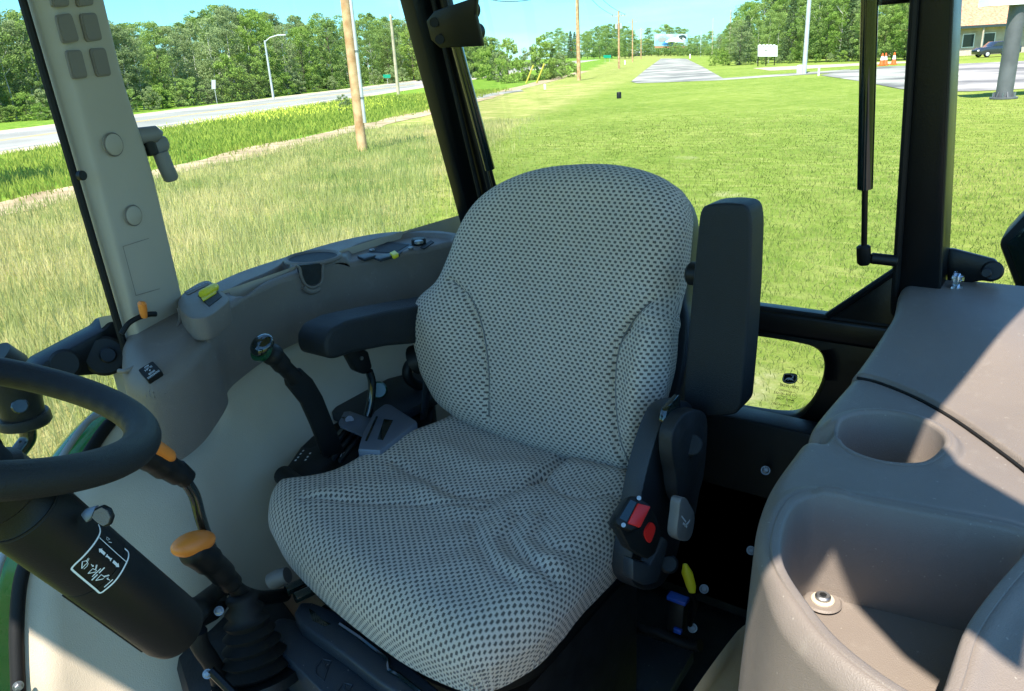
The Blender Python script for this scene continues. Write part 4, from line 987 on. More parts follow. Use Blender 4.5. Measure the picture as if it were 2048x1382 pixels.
bm = bmesh.new(); n = len(hole); ra = [bm.verts.new(p) for p in hole]; rb = [bm.verts.new(hc+(p-hc)*1.06-XD*.012) for p in hole]; rc = [bm.verts.new(hc+(p-hc)*1.22-XD*.010) for p in hole]; rd = [bm.verts.new(outer(p)) for p in hole]; re_ = [bm.verts.new(p+XD*.03) for p in hole]
for A_, B_ in ((re_, ra), (ra, rb), (rb, rc), (rc, rd)):
    for i in range(n): bm.faces.new((A_[i], A_[(i+1) % n], B_[(i+1) % n], B_[i]))
bulk = bm_obj('rear_bulkhead', bm, 'paint', cab, angle=60)
pane('small_window', [Vector((1.385, y, z)) for y, z in ((hc.y-.22, -.84), (hc.y+.5, -.84), (hc.y+.5, -.49), (hc.y-.22, -.49))], 'glass2')
box('bulkhead_step', (1.31, YC, -.93), (.08, 1.0, .30), 'shade', cab, bev=.01)
tube('bulkhead_rib', [PX(1390, 842, 1.345), PX(1500, 868, 1.345), PX(1660, 915, 1.345)], .005, 'paint', cab, 8)
for x, y, X_ in ((1531, 941, 1.25), (1502, 1101, 1.22), (1408, 1178, 1.12), (1385, 1256, 1.05)):
    hexbolt('bolt', PX(x, y, X_), (-.7, -.3, .6), .0085, cab)
box('mount_plate', PX(1480, 1020, 1.30), (.06, .34, .42), 'black', cab, bev=.006)
# --- floor, unseen roof outlined for its shadow, front posts
box('floor', (.45, YC, -1.13), (1.9, 1.15, .05), 'shade', cab)
SHADOW_OUTLINE = [(.13, 1.35), (.13, .5), (.40, .22), (.553, .168), (.66, .135), (.58, .05), (.54, -.02), (.72, -.02), (.76, .03), (.80, .07), (.83, .112), (1.35, .042), (2.15, .03), (2.15, 1.35)]
sx = SUN_TRAVEL.x/-SUN_TRAVEL.z; sy = SUN_TRAVEL.y/-SUN_TRAVEL.z; dzr = .42+ROOF
roof_shadow_poly = [Vector((a-sx*dzr, b-sy*dzr, ROOF)) for a, b in SHADOW_OUTLINE]
plate('roof', roof_shadow_poly, ZD*.09, 'liner', cab)  # out of view; edge and tab shaped to cast the console's arm-like shadow
for y in (1.16,): box('front_post', (-.42, y, -.25), (.05, .05, 1.5), 'paint', cab, bev=.008)
# --- green fender outside the right door glass and the arc of the wheel arch
ARC = [PY(x, y, 1.05) for x, y in ((330, 858), (290, 880), (200, 980), (120, 1075), (68, 1160), (42, 1260), (30, 1382))]
ax = np.array([p.x for p in ARC]); az_ = np.array([p.z for p in ARC])
def xedge(z):
    o = np.argsort(az_); return np.interp(z, np.concatenate([[-1.2], az_[o]]), np.concatenate([[ax.min()-.02], ax[o]]))
def yp(x, z):
    x = np.asarray(x); z = np.asarray(z)
    t = sstep((-.40-z)/.45)
    y = 1.115-.105*t-.035*np.exp(-((x-.52-.35*(z+.6))/.10)**2)*sstep((-.45-z)/.15)
    y = y+.035*sstep((.66-x)/.06)*sstep((z+.56)/.05)+.045*sstep((x-.62)/.5)*(1-t) - .05*sstep((-.78-z)/.25)
    return y
nz_, nx_ = 70, 90
V = []; 
for i in range(nz_):
    z = -.33-(.80*i/(nz_-1)); x0 = float(xedge(z)) if z < -.47 else float(xedge(-.47))
    for j in range(nx_):
        u = j/(nx_-1); x = x0+(1.40-x0)*u
        y = float(yp(x, z)); y += .035*(1-sstep(np.array((x-x0)/.04)).item())*.6
        V.append((x, y, z))
Fc = [(i*nx_+j, i*nx_+j+1, (i+1)*nx_+j+1, (i+1)*nx_+j) for i in range(nz_-1) for j in range(nx_-1)]
pr = mesh('inner_panel', V, Fc, 'beige', cab)
Vm = []
for i in range(40):
    z = -.60-.5*i/39
    for j in range(40):
        x = .30+(.50+.02*math.sin(i*.2)-.10*(i/39))*j/39; Vm.append((x, .235+.11*float(sstep(np.array((-.60-z)/.28)))-.02*(j/39-.5)**2*4-.05*float(sstep(np.array((j-30)/9.0))), z))
pl = mesh('inner_panel', Vm, [(i*40+j, i*40+j+1, (i+1)*40+j+1, (i+1)*40+j) for i in range(39) for j in range(39)], 'beige', cab)
arc_s = catmull([Vector((p.x, float(yp(p.x, p.z))+.018, p.z)) for p in ARC], 8)
tube('arch_seal', arc_s, .009, 'rubber', cab, 10)
arc2 = [p-Vector((.016, -.035, -.002)) for p in arc_s]; tube('arch_trim', arc2, .005, 'ltgrey', cab, 10)
p = Vector((.30, float(yp(.30, -.72)), -.72)); pt = PY(36, 1372, 1.03); hexbolt('panel_screw', pt, (-.1, -1, .2), .007, cab)
fend = thing('fender', 'glossy green tractor fender outside the lower right glass', 'fender', None, (.2, 1.4, -.8))
sec = []
FA = catmull([PY(x, y, 1.24) for x, y in ((330, 770), (262, 800), (205, 850), (150, 910), (60, 1035), (10, 1130), (-10, 1250), (-20, 1420), (-20, 1600))], 8)
rows = []
for i, p in enumerate(FA):
    t = (FA[min(i+1, len(FA)-1)]-FA[max(i-1, 0)]).normalized(); nrm_ = Vector((t.z, 0, -t.x)); nrm_ = nrm_ if nrm_.x < 0 or nrm_.z > 0 else -nrm_
    rows.append([p+nrm_*dn+YD*dy for dy, dn in ((-.02, -.045), (0, -.02), (.006, -.008), (.012, 0), (.025, .003), (.045, .003), (.060, -.002), (.068, -.012), (.07, -.05))])
nn = 9; V = [v for r_2 in rows for v in r_2]; Fc = [(i*nn+k, i*nn+k+1, (i+1)*nn+k+1, (i+1)*nn+k) for i in range(len(rows)-1) for k in range(nn-1)]
mesh('fender_skin', V, Fc, 'green', fend); tube('fender_lip', [r_2[0] for r_2 in rows], .008, 'darkgreen', fend, 8); fix_parents(fend)
fix_parents(cab)

# ================================================================== RIGHT SIDE CONSOLE (picture left)
con = thing('side_console', 'taupe side console with cup holder and switches along the right window', 'console', None, (.9, 1.1, -.55))
outc = [PZ(x, y, -.335) for x, y in ((352, 600), (392, 582), (470, 545), (560, 515), (630, 493), (700, 475), (765, 464), (830, 460), (880, 460), (930, 466))]
innc = [PZ(x, y, -.350) for x, y in ((1000, 480), (920, 487), (850, 502), (780, 516), (700, 532), (640, 548), (560, 575), (500, 603), (440, 640), (405, 668))]
poly = closed2([(p.x, p.y) for p in outc+innc], 6)
cupc = PZ(627, 521, -.335); cc = (cupc.x, cupc.y)
tray = closed2([(p.x, p.y) for p in [PZ(x, y, -.335) for x, y in ((462, 585), (478, 570), (530, 548), (568, 530), (578, 535), (570, 545), (528, 563), (480, 590))]], 4)
deck = closed2([(p.x, p.y) for p in [PZ(x, y, -.335) for x, y in ((695, 512), (712, 490), (770, 474), (830, 466), (890, 468), (905, 474), (880, 482), (800, 497), (735, 512), (705, 520))]], 4)
def h_con(X, Y):
    z = np.zeros_like(X)
    d = sdf(X, Y, deck); z -= .009*sstep(.5-d/.006)
    d = np.hypot(X-cc[0], Y-cc[1]); z += .007*np.exp(-((d-.050)/.010)**2)
    z -= .085*sstep(.5-(d-.040)/.006)
    d = sdf(X, Y, tray); z -= .040*sstep(.5-d/.007)
    return z
def notch(Xv, Yv): pass
bodyc = drape('console_body', poly, (0, 0, -.335), XD, YD, ZD, h_con, .010, .125, .0030, 'taupe', con, skirt=12)
# the notch in the cup holder wall: dark U shaped opening with a rounded sill below
n0_ = hit(bodyc, 622, 555)[1]; o0_ = hit(bodyc, 622, 555)[0]
def onwall(x, y, off=0):
    return PP(x, y, tuple(o0_+n0_*off), tuple(n0_)), n0_
U = [onwall(x, y, .004)[0] for x, y in ((596, 531), (601, 536), (604, 552), (612, 566), (624, 570), (636, 566), (641, 556), (642, 540), (643, 526))]
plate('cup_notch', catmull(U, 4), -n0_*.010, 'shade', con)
tube('notch_lip', catmull([onwall(x, y, .004)[0] for x, y in ((590, 531), (599, 536), (603, 553), (611, 569), (625, 575), (640, 568), (645, 556), (645, 540), (647, 526))], 5), .0026, 'taupe', con, 8)
tube('notch_sill', catmull([onwall(x, y, .003)[0] for x, y in ((606, 574), (614, 581), (626, 583), (638, 578))], 4), .005, 'taupe', con, 10)
cl_ = PZ(627, 520, -.331); bm = bmesh.new(); rp_ = [Vector((cc[0]+.050*math.cos(a), cc[1]+.050*math.sin(a), -.330)) for a in [2*math.pi*k/40 for k in range(40)]]; tube_bm(bm, rp_+[rp_[0]], .0045, 8, False); bm_obj('cup_rim', bm, 'taupe', con)
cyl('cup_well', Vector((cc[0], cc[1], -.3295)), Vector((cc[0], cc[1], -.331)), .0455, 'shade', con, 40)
# switches on the rear deck
def DK(x, y, z=-.343): return PZ(x, y, z)
plate('pocket', [DK(x, y, -.3425) for x, y in ((742, 503), (775, 483), (818, 489), (790, 505))], -ZD*.003, 'shade', con)
plate('pocket_rim', [DK(x, y, -.3435) for x, y in ((734, 505), (773, 480), (828, 488), (796, 508))], -ZD*.003, 'slate', con, bev=.001)
plate('switch_cap', [DK(x, y, -.338) for x, y in ((714, 511), (738, 505), (752, 510), (728, 517))], -ZD*.006, 'slate', con, bev=.0015)
plate('switch_cap', [DK(x, y, -.338) for x, y in ((748, 514), (790, 503), (800, 507), (760, 518))], -ZD*.006, 'slate', con, bev=.0015)
plate('yellow_switch', [DK(x, y, -.335) for x, y in ((779, 505), (789, 500), (797, 506), (787, 511))], -ZD*.008, 'yellow', con, bev=.0015)
cyl('key_switch', DK(838, 490, -.345), DK(838, 490, -.345)+ZD*.014, .015, 'black', con, 24, bev=.002); cyl('key_barrel', DK(838, 487, -.333), DK(838, 487, -.333)+ZD*.006, .009, 'zinc', con, 18, bev=.001)
plate('slot', [DK(x, y, -.3425) for x, y in ((840, 494), (862, 480), (868, 484), (848, 497))], -ZD*.002, 'shade', con)
for x, y in ((744, 502), (822, 498)): cyl('deck_screw', DK(x, y, -.343), DK(x, y, -.343)+ZD*.004, .006, 'zinc', con, 14, bev=.001)
for x, y, r in ((706, 498, .012), (752, 486, .011)): cyl('outlet_cap', DK(x, y, -.343), DK(x, y, -.343)+ZD*.004, r, 'taupe_dark', con, 22, bev=.001)
# raised switch block with the yellow PTO knob
blk = plate('switch_block', catmull([PZ(x, y, -.318) for x, y in ((356, 612), (362, 590), (392, 568), (418, 561), (438, 578), (458, 596), (440, 616), (412, 634), (378, 634))], 5, True), -ZD*.034, 'taupe', con, bev=.011, seg=4)
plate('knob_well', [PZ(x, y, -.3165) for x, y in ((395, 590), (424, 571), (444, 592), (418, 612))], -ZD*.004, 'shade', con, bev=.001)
k0 = PZ(403, 589, -.312); k1 = PZ(432, 573, -.312); tube('yellow_knob', [k0, k0+(k1-k0)*.08, k0+(k1-k0)*.92, k1], [.005, .0068, .0068, .005], 'yellow', con, 16, flat=1.0)
plate('knob_lip', [PZ(x, y, -.3135) for x, y in ((402, 594), (433, 578), (432, 584), (406, 600))], -ZD*.003, 'yellow', con, bev=.001)
plate('icon_strip', [PZ(x, y, -.3168) for x, y in ((368, 583), (413, 563), (418, 568), (376, 589))], -ZD*.001, 'taupe_dark', con)
bm = bmesh.new(); 
for i in range(7):
    x = 374+i*6.2; y = 583-i*2.9; p0 = PZ(x, y, -.3155); p1 = PZ(x+3.5, y-1.6, -.3155); ribbon('', [p0, p1], .003, ZD, 'white', bm=bm)
bm_obj('icon_print', bm, 'ltgrey', con, smooth=False, angle=None)
# front end body with curved top, decal and orange lever slot
fpoly = closed2([(p.x, p.y) for p in [PZ(x, y, -.362) for x, y in ((238, 690), (240, 665), (262, 640), (298, 628), (352, 625), (400, 640), (430, 665), (395, 705), (345, 735), (290, 752), (250, 742), (236, 716))]], 6)
def h_f(X, Y): return -.02*sstep((.62-X)/.16)
cfr = drape('console_front', fpoly, (0, 0, -.340), XD, YD, ZD, h_f, .035, .135, .0025, 'taupe', con, skirt=14)
h0, dn = hit(cfr, 300, 745); dn = (dn+hit(cfr, 285, 740)[1]+hit(cfr, 315, 745)[1]).normalized()
dq = [PP(x, y, tuple(h0+dn*.003), tuple(dn)) for x, y in ((276, 740), (305, 722), (324, 742), (295, 762))]
dec = plate('warning_decal', rrect(dq, .12), -dn*.008, 'black', con)
bm = bmesh.new(); ex = (dq[2]-dq[3]).normalized(); ey = (dq[0]-dq[3]).normalized(); W0 = (dq[2]-dq[3]).length; H0 = (dq[0]-dq[3]).length
for i, s in enumerate(('STOP', 'SHIFT TO', 'P', 'BEFORE', 'DISMOUNTING')):
    sz = H0*.17; wd = {4: .30, 8: .5, 1: .09, 6: .42, 11: .8}[len(s)]*W0
    n0 = len(bm.verts); w_ = text_bm(bm, s, (0, 0, 0), (1, 0, 0), (0, 1, 0), 1.0, 0); bm.verts.ensure_lookup_table()
    o_ = dq[3]+ex*(W0-wd)/2+ey*(H0*(.78-.18*i))+dn*.0006
    for v in bm.verts[n0:]: q = v.co.copy(); v.co = o_+ex*(q.x/w_*wd)+ey*(q.y*sz)
bm_obj('decal_text', bm, 'white', con, smooth=False, angle=None)
tube('ridge', catmull([PY(x, y, yy) for x, y, yy in ((238, 742, 1.035), (256, 741, 1.02), (290, 722, 1.015), (330, 690, 1.03), (352, 662, 1.05), (362, 636, 1.07), (358, 616, 1.08))], 5), .0035, 'taupe', con, 8)
sl = [PZ(x, y, -.343) for x, y in ((243, 668), (256, 648), (275, 636), (296, 629), (312, 628))]; sl = [PY(x, y, 1.072) for x, y in ((243, 668), (256, 648), (275, 636), (296, 629), (312, 628))]; tube('lever_slot', catmull(sl, 5), .004, 'rubber', con, 8)
tube('orange_lever', [PY(288, 634, 1.068), PY(286, 620, 1.066), PY(284, 607, 1.064), PY(284, 603, 1.064)], [.006, .0075, .008, .005], 'orange', con, 14, flat=.7)
fix_parents(con)

# ================================================================== LEFT SIDE CONSOLE (picture right)
lc = thing('side_console', 'large taupe console with cup holder and open storage bin in the right foreground', 'console', None, (.9, 0, -.8))
lp = closed2([(1.40, .195), (1.2, .20), (1.0, .207), (.88, .211), (.80, .209), (.69, .207), (.60, .190), (.553, .166), (.514, .139), (.486, .101), (.470, .063), (.462, 0), (.462, -.10), (.465, -.30), (.9, -.30), (1.40, -.30), (1.42, -.05)], 8)
binp = closed2([(.678, .168), (.694, .136), (.706, .06), (.713, -.002), (.690, -.010), (.62, .006), (.56, .018), (.497, .022), (.486, .036), (.502, .082), (.528, .118), (.574, .158), (.635, .173)], 6)
cup = (.845, .128)
seam = catmull([PZ(x, y, -.40) for x, y in ((1716, 738), (1760, 748), (1830, 775), (1900, 812), (1975, 862), (2048, 915), (2100, 960))], 8); seam2 = [(p.x, p.y) for p in seam]
seamA = np.array(seam2)
def xs_seam(Y):
    o = np.argsort(seamA[:, 1]); return np.interp(Y, seamA[o, 1], seamA[o, 0])
def h_l(X, Y):
    z = np.zeros_like(X)
    xsm = xs_seam(Y)
    z += .030*sstep((X-xsm)/.30)+.006*sstep((X-xsm)/.004)          # rear lid a little proud, rising
    z -= .030*sstep((.62-X)/.30)
    d = lined(X, Y, seam2); z -= .006*np.exp(-(d/.0022)**2)
    d = np.hypot(X-cup[0], Y-cup[1])
    z += .010*sstep(.5-(d-.067)/.012)*(sstep((X-.80)/.04)*.9+.1)
    z -= .130*sstep(.5-(d-.0525)/.005)
    # low saddle in the outer wall by the cup
    z -= .024*np.exp(-((X-.822)/.012)**2)*sstep((Y-.178)/.012)
    d = sdf(X, Y, binp); z -= .106*sstep(.5-d/.005) ; z += .004*np.exp(-((d-.012)/.008)**2)
    # boss with the screw on the bin floor
    q = PZ(1645, 1203, -.528); d = np.hypot(X-q.x, Y-q.y); z += np.where(d < .05, .004*sstep(.5-(d-.019)/.004)-.003*sstep(.5-(d-.012)/.003), 0)
    return z
shell_ = drape('console_shell', lp, (0, 0, -.412), XD, YD, ZD, h_l, .016, .60, .0023, 'taupe', lc, taper=-.04, skirt=24)
def liner(name, pl_, depth_, inner):
    p2 = pl_[:-1]; n2 = len(p2); tg = np.roll(p2, -1, 0)-np.roll(p2, 1, 0); tg /= np.linalg.norm(tg, axis=1)[:, None]+1e-9
    nm = np.stack([tg[:, 1], -tg[:, 0]], -1)
    if inside((p2+nm*.003)[:, 0], (p2+nm*.003)[:, 1], pl_).mean() < .5: nm = -nm
    for _ in range(6): nm = (np.roll(nm, 1, 0)+nm*2+np.roll(nm, -1, 0))/4
    q2 = p2-nm*.009; hh = h_l(q2[:, 0], q2[:, 1])
    for _ in range(4): hh = (np.roll(hh, 1)+hh*2+np.roll(hh, -1))/4
    rows_ = []
    prof = [(-.0085, -.0004), (-.0075, .0009), (-.002, .0009), (0, -.0006), (.0012, -.0035)]+[(.0015+inner*t, -.004-(depth_-.004)*t) for t in (.15, .3, .45, .6, .8, 1)]
    V_ = []
    for ins_, dz_ in prof:
        qq = p2+nm*ins_
        fl = -.412-.012
        for i in range(n2):
            top_ = -.412+hh[i]; t_ = min(1, -dz_/depth_) if dz_ < 0 else 0
            V_.append((qq[i, 0], qq[i, 1], top_+dz_ if dz_ > -.0039 else top_*(1-t_)+(fl)*t_+dz_))
    F_ = [(i*n2+k, i*n2+(k+1) % n2, (i+1)*n2+(k+1) % n2, (i+1)*n2+k) for i in range(len(prof)-1) for k in range(n2)]
    return mesh(name, V_, F_, 'taupe', lc, angle=50)
bl_ = liner('bin_liner', closed2([tuple(p) for p in binp[:-1:6]], 14), .125, .012)
HITS.clear(); q = hit(shell_, 1645, 1203)[0]; cyl('floor_boss', q-ZD*.002, q+ZD*.0018, .018, 'taupe', lc, 40, bev=.0018); q = q+ZD*.0022; cyl('screw_washer', q-ZD*.002, q+ZD*.002, .011, 'beige', lc, 26, bev=.001); s_ = cyl('screw_head', q, q+ZD*.006, .0075, 'zinc', lc, 24, bev=.0015); cyl('screw_socket', q+ZD*.0061, q+ZD*.0064, .0035, 'black', s_, 6)
cz = -.420; bm = bmesh.new(); cpr = [(.0595, -.0004), (.0585, .0009), (.0545, .0009), (.0525, -.0008), (.0515, -.004), (.0500, -.10), (.045, -.108), (.0, -.109)]; ca_ = np.array([2*math.pi*k/64 for k in range(64)]); ch_ = -.412+h_l(cup[0]+.060*np.cos(ca_), cup[1]+.060*np.sin(ca_)); rgs = []
for r_3, z3 in cpr: rgs.append([bm.verts.new((cup[0]+r_3*math.cos(a), cup[1]+r_3*math.sin(a), (float(ch_[k]) if z3 > -.05 else cz)+z3)) for k, a in enumerate(ca_)])
for i in range(len(rgs)-1):
    for k in range(64): bm.faces.new((rgs[i][k], rgs[i][(k+1) % 64], rgs[i+1][(k+1) % 64], rgs[i+1][k]))
bm_obj('cup_liner', bm, 'taupe', lc, angle=60)
tube('lid_seal', [p+ZD*.0 for p in [Vector((a, b, -.4125)) for a, b in seam2]], .0022, 'rubber', lc, 6)
fix_parents(lc)

# ================================================================== DRIVER SEAT
seat = thing('driver_seat', 'driver seat in grey dotted fabric with black shell', 'seat', None, (.75, .66, -1.08))
cpts = [(562, 1005), (541, 1055), (556, 1110), (618, 1175), (700, 1242), (800, 1312), (900, 1360), (965, 1371), (1040, 1350), (1112, 1308), (1200, 1200), (1262, 1100), (1292, 990), (1296, 940), (1180, 860), (1040, 815), (950, 812), (858, 853), (760, 889), (660, 947)]
cp2 = []
for i, (x, y) in enumerate(cpts):
    zz = {0: -.648, 1: -.660, 11: -.655, 12: -.645}.get(i, -.676 if i in range(2, 11) else -.612)
    p = PZ(x, y, zz); cp2.append((p.x, p.y))
cpoly = closed2(cp2, 6)
def gpl(pts, z=-.605): return [tuple(PZ(x, y, z))[:2] for x, y in pts]
folds = [(gpl([(610, 1010), (700, 1010), (800, 1008), (905, 1005), (975, 1010)]), .006, .006, -1),
         (gpl([(790, 935), (850, 958), (905, 985), (985, 990), (1050, 968), (1085, 942)]), .009, .008, -1),
         (gpl([(1128, 905), (1100, 932), (1075, 955)]), .010, .020, -1),
         (gpl([(1080, 945), (1120, 985), (1175, 1005), (1225, 1003)]), .008, .006, -1),
         (gpl([(985, 1000), (945, 1040), (955, 1090), (985, 1140), (1030, 1180)]), .009, .006, -1),
         (gpl([(1040, 1030), (1010, 1070), (1030, 1110), (1075, 1150), (1110, 1170)]), .008, .007, -1),
         (gpl([(1095, 1035), (1070, 1075), (1095, 1110), (1150, 1120), (1205, 1090), (1255, 1030)]), .009, .007, -1),
         (gpl([(1015, 1035), (980, 1075), (1000, 1120), (1050, 1165)]), .010, .006, 1),
         (gpl([(1070, 1040), (1045, 1085), (1070, 1130), (1130, 1145)]), .010, .006, 1),
         (gpl([(850, 985), (930, 1020), (1000, 1020), (1060, 990)]), .016, .006, 1),
         (gpl([(650, 1000), (760, 975), (850, 975)]), .02, .006, 1),
         (gpl([(880, 900), (960, 930), (1040, 930)]), .03, .010, 1),
         (gpl([(1150, 935), (1230, 960), (1270, 985)]), .025, .010, 1)]
def h_c(X, Y):
    z = -.010*np.exp(-((Y-.66)/.12)**2)*sstep((X-.50)/.2)
    z += .010*sstep((np.abs(Y-.665)-.12)/.08)*sstep((X-.55)/.1)
    z -= .012*sstep((.60-X)/.12)
    for pl_, w, dpt, s in folds:
        d = lined(X, Y, pl_); z += .72*s*dpt*np.exp(-(d/w)**2)
    z += .0022*np.sin(X*55+Y*23+2*np.sin(Y*31))*np.exp(-((Y-.56)/.10)**2-((X-.66)/.10)**2)
    return z
drape('cushion', cpoly, (0, 0, -.598), XD, YD, ZD, h_c, .048, .092, .0042, 'fabric', seat, k=1.0, taper=.22)
# cushion pan under the fabric
pan = [Vector((a, b, -.69)) for a, b in cpoly[:-1:3]]; pc = sum(pan, Vector())/len(pan)
plate('cushion_pan', [pc+(p-pc)*.90 for p in pan], -ZD*.035, 'black', seat, bev=.008)
# backrest
AL = .24; bn = Vector((-math.cos(AL), 0, math.sin(AL))); bz = Vector((math.sin(AL), 0, math.cos(AL))); bo = Vector((.925, .64, -.605))
bo2 = bo-bn*.045
def BK(x, y, o=bo2):
    q = PP(x, y, tuple(o), tuple(bn))-o; return (q.y, q.dot(bz))
bpx = [(1180, 326), (1085, 334), (1015, 358), (965, 395), (928, 450), (903, 510), (884, 556), (850, 590), (838, 635), (845, 700), (862, 765), (888, 806), (930, 838), (990, 868), (1100, 905), (1230, 940), (1285, 945), (1318, 900), (1350, 830), (1374, 740), (1381, 650), (1372, 600), (1374, 500), (1371, 430), (1350, 378), (1310, 350), (1250, 332)]
_b = [BK(*p) for p in bpx]; bpoly = closed2([((a-.035)*(.965+.035*min(1, max(0, (b-.30)/.10)))+.035, b) for a, b in _b], 5)
def BF(pts): return [BK(x, y, bo) for x, y in pts]
seamL = BF([(905, 560), (940, 590), (962, 640), (975, 700), (980, 760), (978, 838)])
seamR = BF([(1305, 600), (1268, 640), (1243, 685), (1232, 740), (1232, 810), (1242, 880), (1262, 935)])
boltR = BF([(1330, 655), (1310, 740), (1300, 830), (1285, 910)]); boltL = BF([(890, 650), (905, 720), (925, 790)])
def h_b(X, Y):
    z = .016*np.exp(-((Y-.16)/.12)**2) - .012*sstep((Y-.36)/.12)
    wing = sstep((.27-Y)/.09)
    dl = lined(X, Y, np.array(boltL)); dr = lined(X, Y, np.array(boltR))
    z += .042*np.exp(-(dr/.036)**2)*1.0 + .018*np.exp(-(dl/.045)**2)
    z -= .010*np.exp(-((X-.03)/.12)**2-((Y-.27)/.13)**2)
    for sm, w, dp in ((seamL, .0045, .010), (seamR, .0055, .014)):
        d = lined(X, Y, np.array(sm)); z -= dp*np.exp(-(d/w)**2)
    d = lined(X, Y, np.array(BF([(1345, 655), (1290, 640), (1255, 665)]))); z -= .007*np.exp(-(d/.008)**2)
    z += .0018*np.sin(Y*60+3*np.sin(X*25))*np.exp(-((Y-.06)/.06)**2)
    return z
bro_ = drape('backrest', bpoly, tuple(bo), YD, bz, bn, h_b, .046, .085, .0042, 'fabric', seat, k=1.0, taper=.15)
for pts_ in ([(905, 562), (940, 592), (962, 641), (974, 700), (979, 760), (978, 830)], [(1300, 606), (1268, 640), (1243, 685), (1233, 740), (1233, 810), (1242, 880), (1258, 925)]):
    cp_ = catmull([Vector((a, b, 0)) for a, b in pts_], 8); tube('seam_piping', [hit(bro_, p.x, p.y, .0002)[0] for p in cp_], .0013, 'seatpipe', seat, 8)
def B3(x, y, off=0): o = bo+bn*off; return PP(x, y, tuple(o), tuple(bn))
sh = [bo+YD*a+bz*b-bn*.085 for a, b in bpoly[:-1:2]]; sc_ = sum(sh, Vector())/len(sh)
plate('back_shell', [sc_+(p-sc_)*.95 for p in sh], -bn*.045, 'seatshell', seat, bev=.02, seg=3)
kn = cyl('lumbar_knob', PX(1376, 546, 1.02), PX(1376, 546, 1.02)-YD*.022, .017, 'black', seat, 24, bev=.004)
# right armrest (picture left), horizontal
def PA(x, y): return PY(x, y, .925)
ap = [(900, 575), (900, 690), (845, 686), (775, 691), (700, 706), (668, 719), (648, 717), (634, 700), (622, 672), (620, 650), (638, 632), (690, 618), (760, 606), (855, 583)]
arm = plate('armrest', [PY(x, y, .925) for x, y in ((900, 690), (845, 687), (775, 693), (705, 707), (672, 719), (657, 717), (652, 700), (652, 680), (664, 658), (700, 640), (780, 622), (900, 600))], YD*.072, 'soft', seat, bev=.018, seg=4)
tube('armrest_pivot', [PY(830, 720, .95), PY(850, 712, .93), PY(880, 715, .92)], .028, 'black', seat, 18)
# left armrest (picture right), folded up
def PL(x, y): return PX(x, y, .955)
arm2 = plate('armrest', [PL(x, y) for x, y in ((1398, 430), (1404, 414), (1422, 408), (1455, 406), (1488, 409), (1499, 420), (1503, 450), (1500, 560), (1492, 700), (1482, 815), (1470, 830), (1420, 836), (1376, 830), (1366, 815), (1366, 780), (1374, 690), (1385, 560))], XD*.05, 'soft', seat, bev=.013, seg=4)
arm2['label'] = 'left armrest folded upright'; arm['label'] = 'right armrest folded down'
# side bracket, hinge covers
def S4(x, y, Y=.40): return PY(x, y, Y)
plate('side_bracket', catmull([S4(x, y) for x, y in ((1322, 850), (1345, 812), (1385, 810), (1392, 900), (1385, 985), (1372, 1030), (1362, 1085), (1345, 1140), (1320, 1175), (1285, 1180), (1262, 1150), (1275, 1050), (1285, 985), (1300, 920))], 4, True), YD*.03, 'seatshell', seat, bev=.006)
plate('recliner_cover', catmull([S4(x, y, .372) for x, y in ((1348, 860), (1372, 826), (1405, 822), (1416, 850), (1410, 940), (1400, 985), (1388, 1035), (1360, 1000), (1352, 950), (1345, 905))], 5, True), YD*.02, 'shade', seat, bev=.006, seg=3)
cyl('recliner_pivot', S4(1383, 890, .3705), S4(1383, 890, .376), .015, 'soft', seat, 24, bev=.002)
plate('belt_slot', [S4(x, y, .39) for x, y in ((1335, 820), (1362, 790), (1362, 820), (1345, 850), (1330, 845))], YD*.01, 'glossblack', seat, bev=.002)
lv = plate('recliner_lever', catmull([S4(x, y, .352) for x, y in ((1362, 1000), (1372, 996), (1380, 1008), (1390, 1030), (1386, 1065), (1376, 1082), (1360, 1080), (1354, 1066), (1358, 1030))], 4, True), YD*.014, 'grey', seat, bev=.003)
bm = bmesh.new(); ny = Vector((0, -1, 0))
for pts, w in (([(1363, 1032), (1372, 1044)], .0022), ([(1369, 1052), (1376, 1046), (1380, 1040)], .0035), ([(1366, 1046), (1374, 1054)], .003)): ribbon('', [S4(x, y, .3512) for x, y in pts], w, ny, 'white', bm=bm)
bm_obj('lever_symbol', bm, 'white', lv, smooth=False, angle=None)
cyl('pivot_bolt', S4(1338, 1128, .375), S4(1338, 1128, .40), .013, 'black', seat, 20, bev=.003)
# suspension cover below the cushion
def T1(x, y, z): return PZ(x, y, z)
plate('suspension_cover', catmull([T1(x, y, -.735) for x, y in ((545, 1250), (560, 1236), (600, 1245), (700, 1310), (800, 1375), (900, 1440), (900, 1560), (760, 1500), (640, 1380), (560, 1300), (538, 1275))], 3, True), -ZD*.10, 'slate', seat, bev=.008, seg=3)
plate('upper_slide', [T1(x, y, -.715) for x, y in ((587, 1225), (600, 1203), (625, 1203), (700, 1232), (760, 1282), (805, 1318), (900, 1395), (1000, 1460), (960, 1500), (850, 1420), (760, 1365), (690, 1310), (600, 1248))], -ZD*.022, 'slate', seat, bev=.005, seg=3)
plate('slot', [T1(x, y, -.7145) for x, y in ((617, 1216), (627, 1222), (645, 1240), (662, 1248), (650, 1253), (625, 1241))], -ZD*.003, 'glossblack', seat)
tube('slide_seam', [T1(x, y, -.712) for x, y in ((680, 1248), (720, 1275), (775, 1318), (778, 1340), (800, 1352), (860, 1400))], .003, 'glossblack', seat, 6)
bm = bmesh.new()
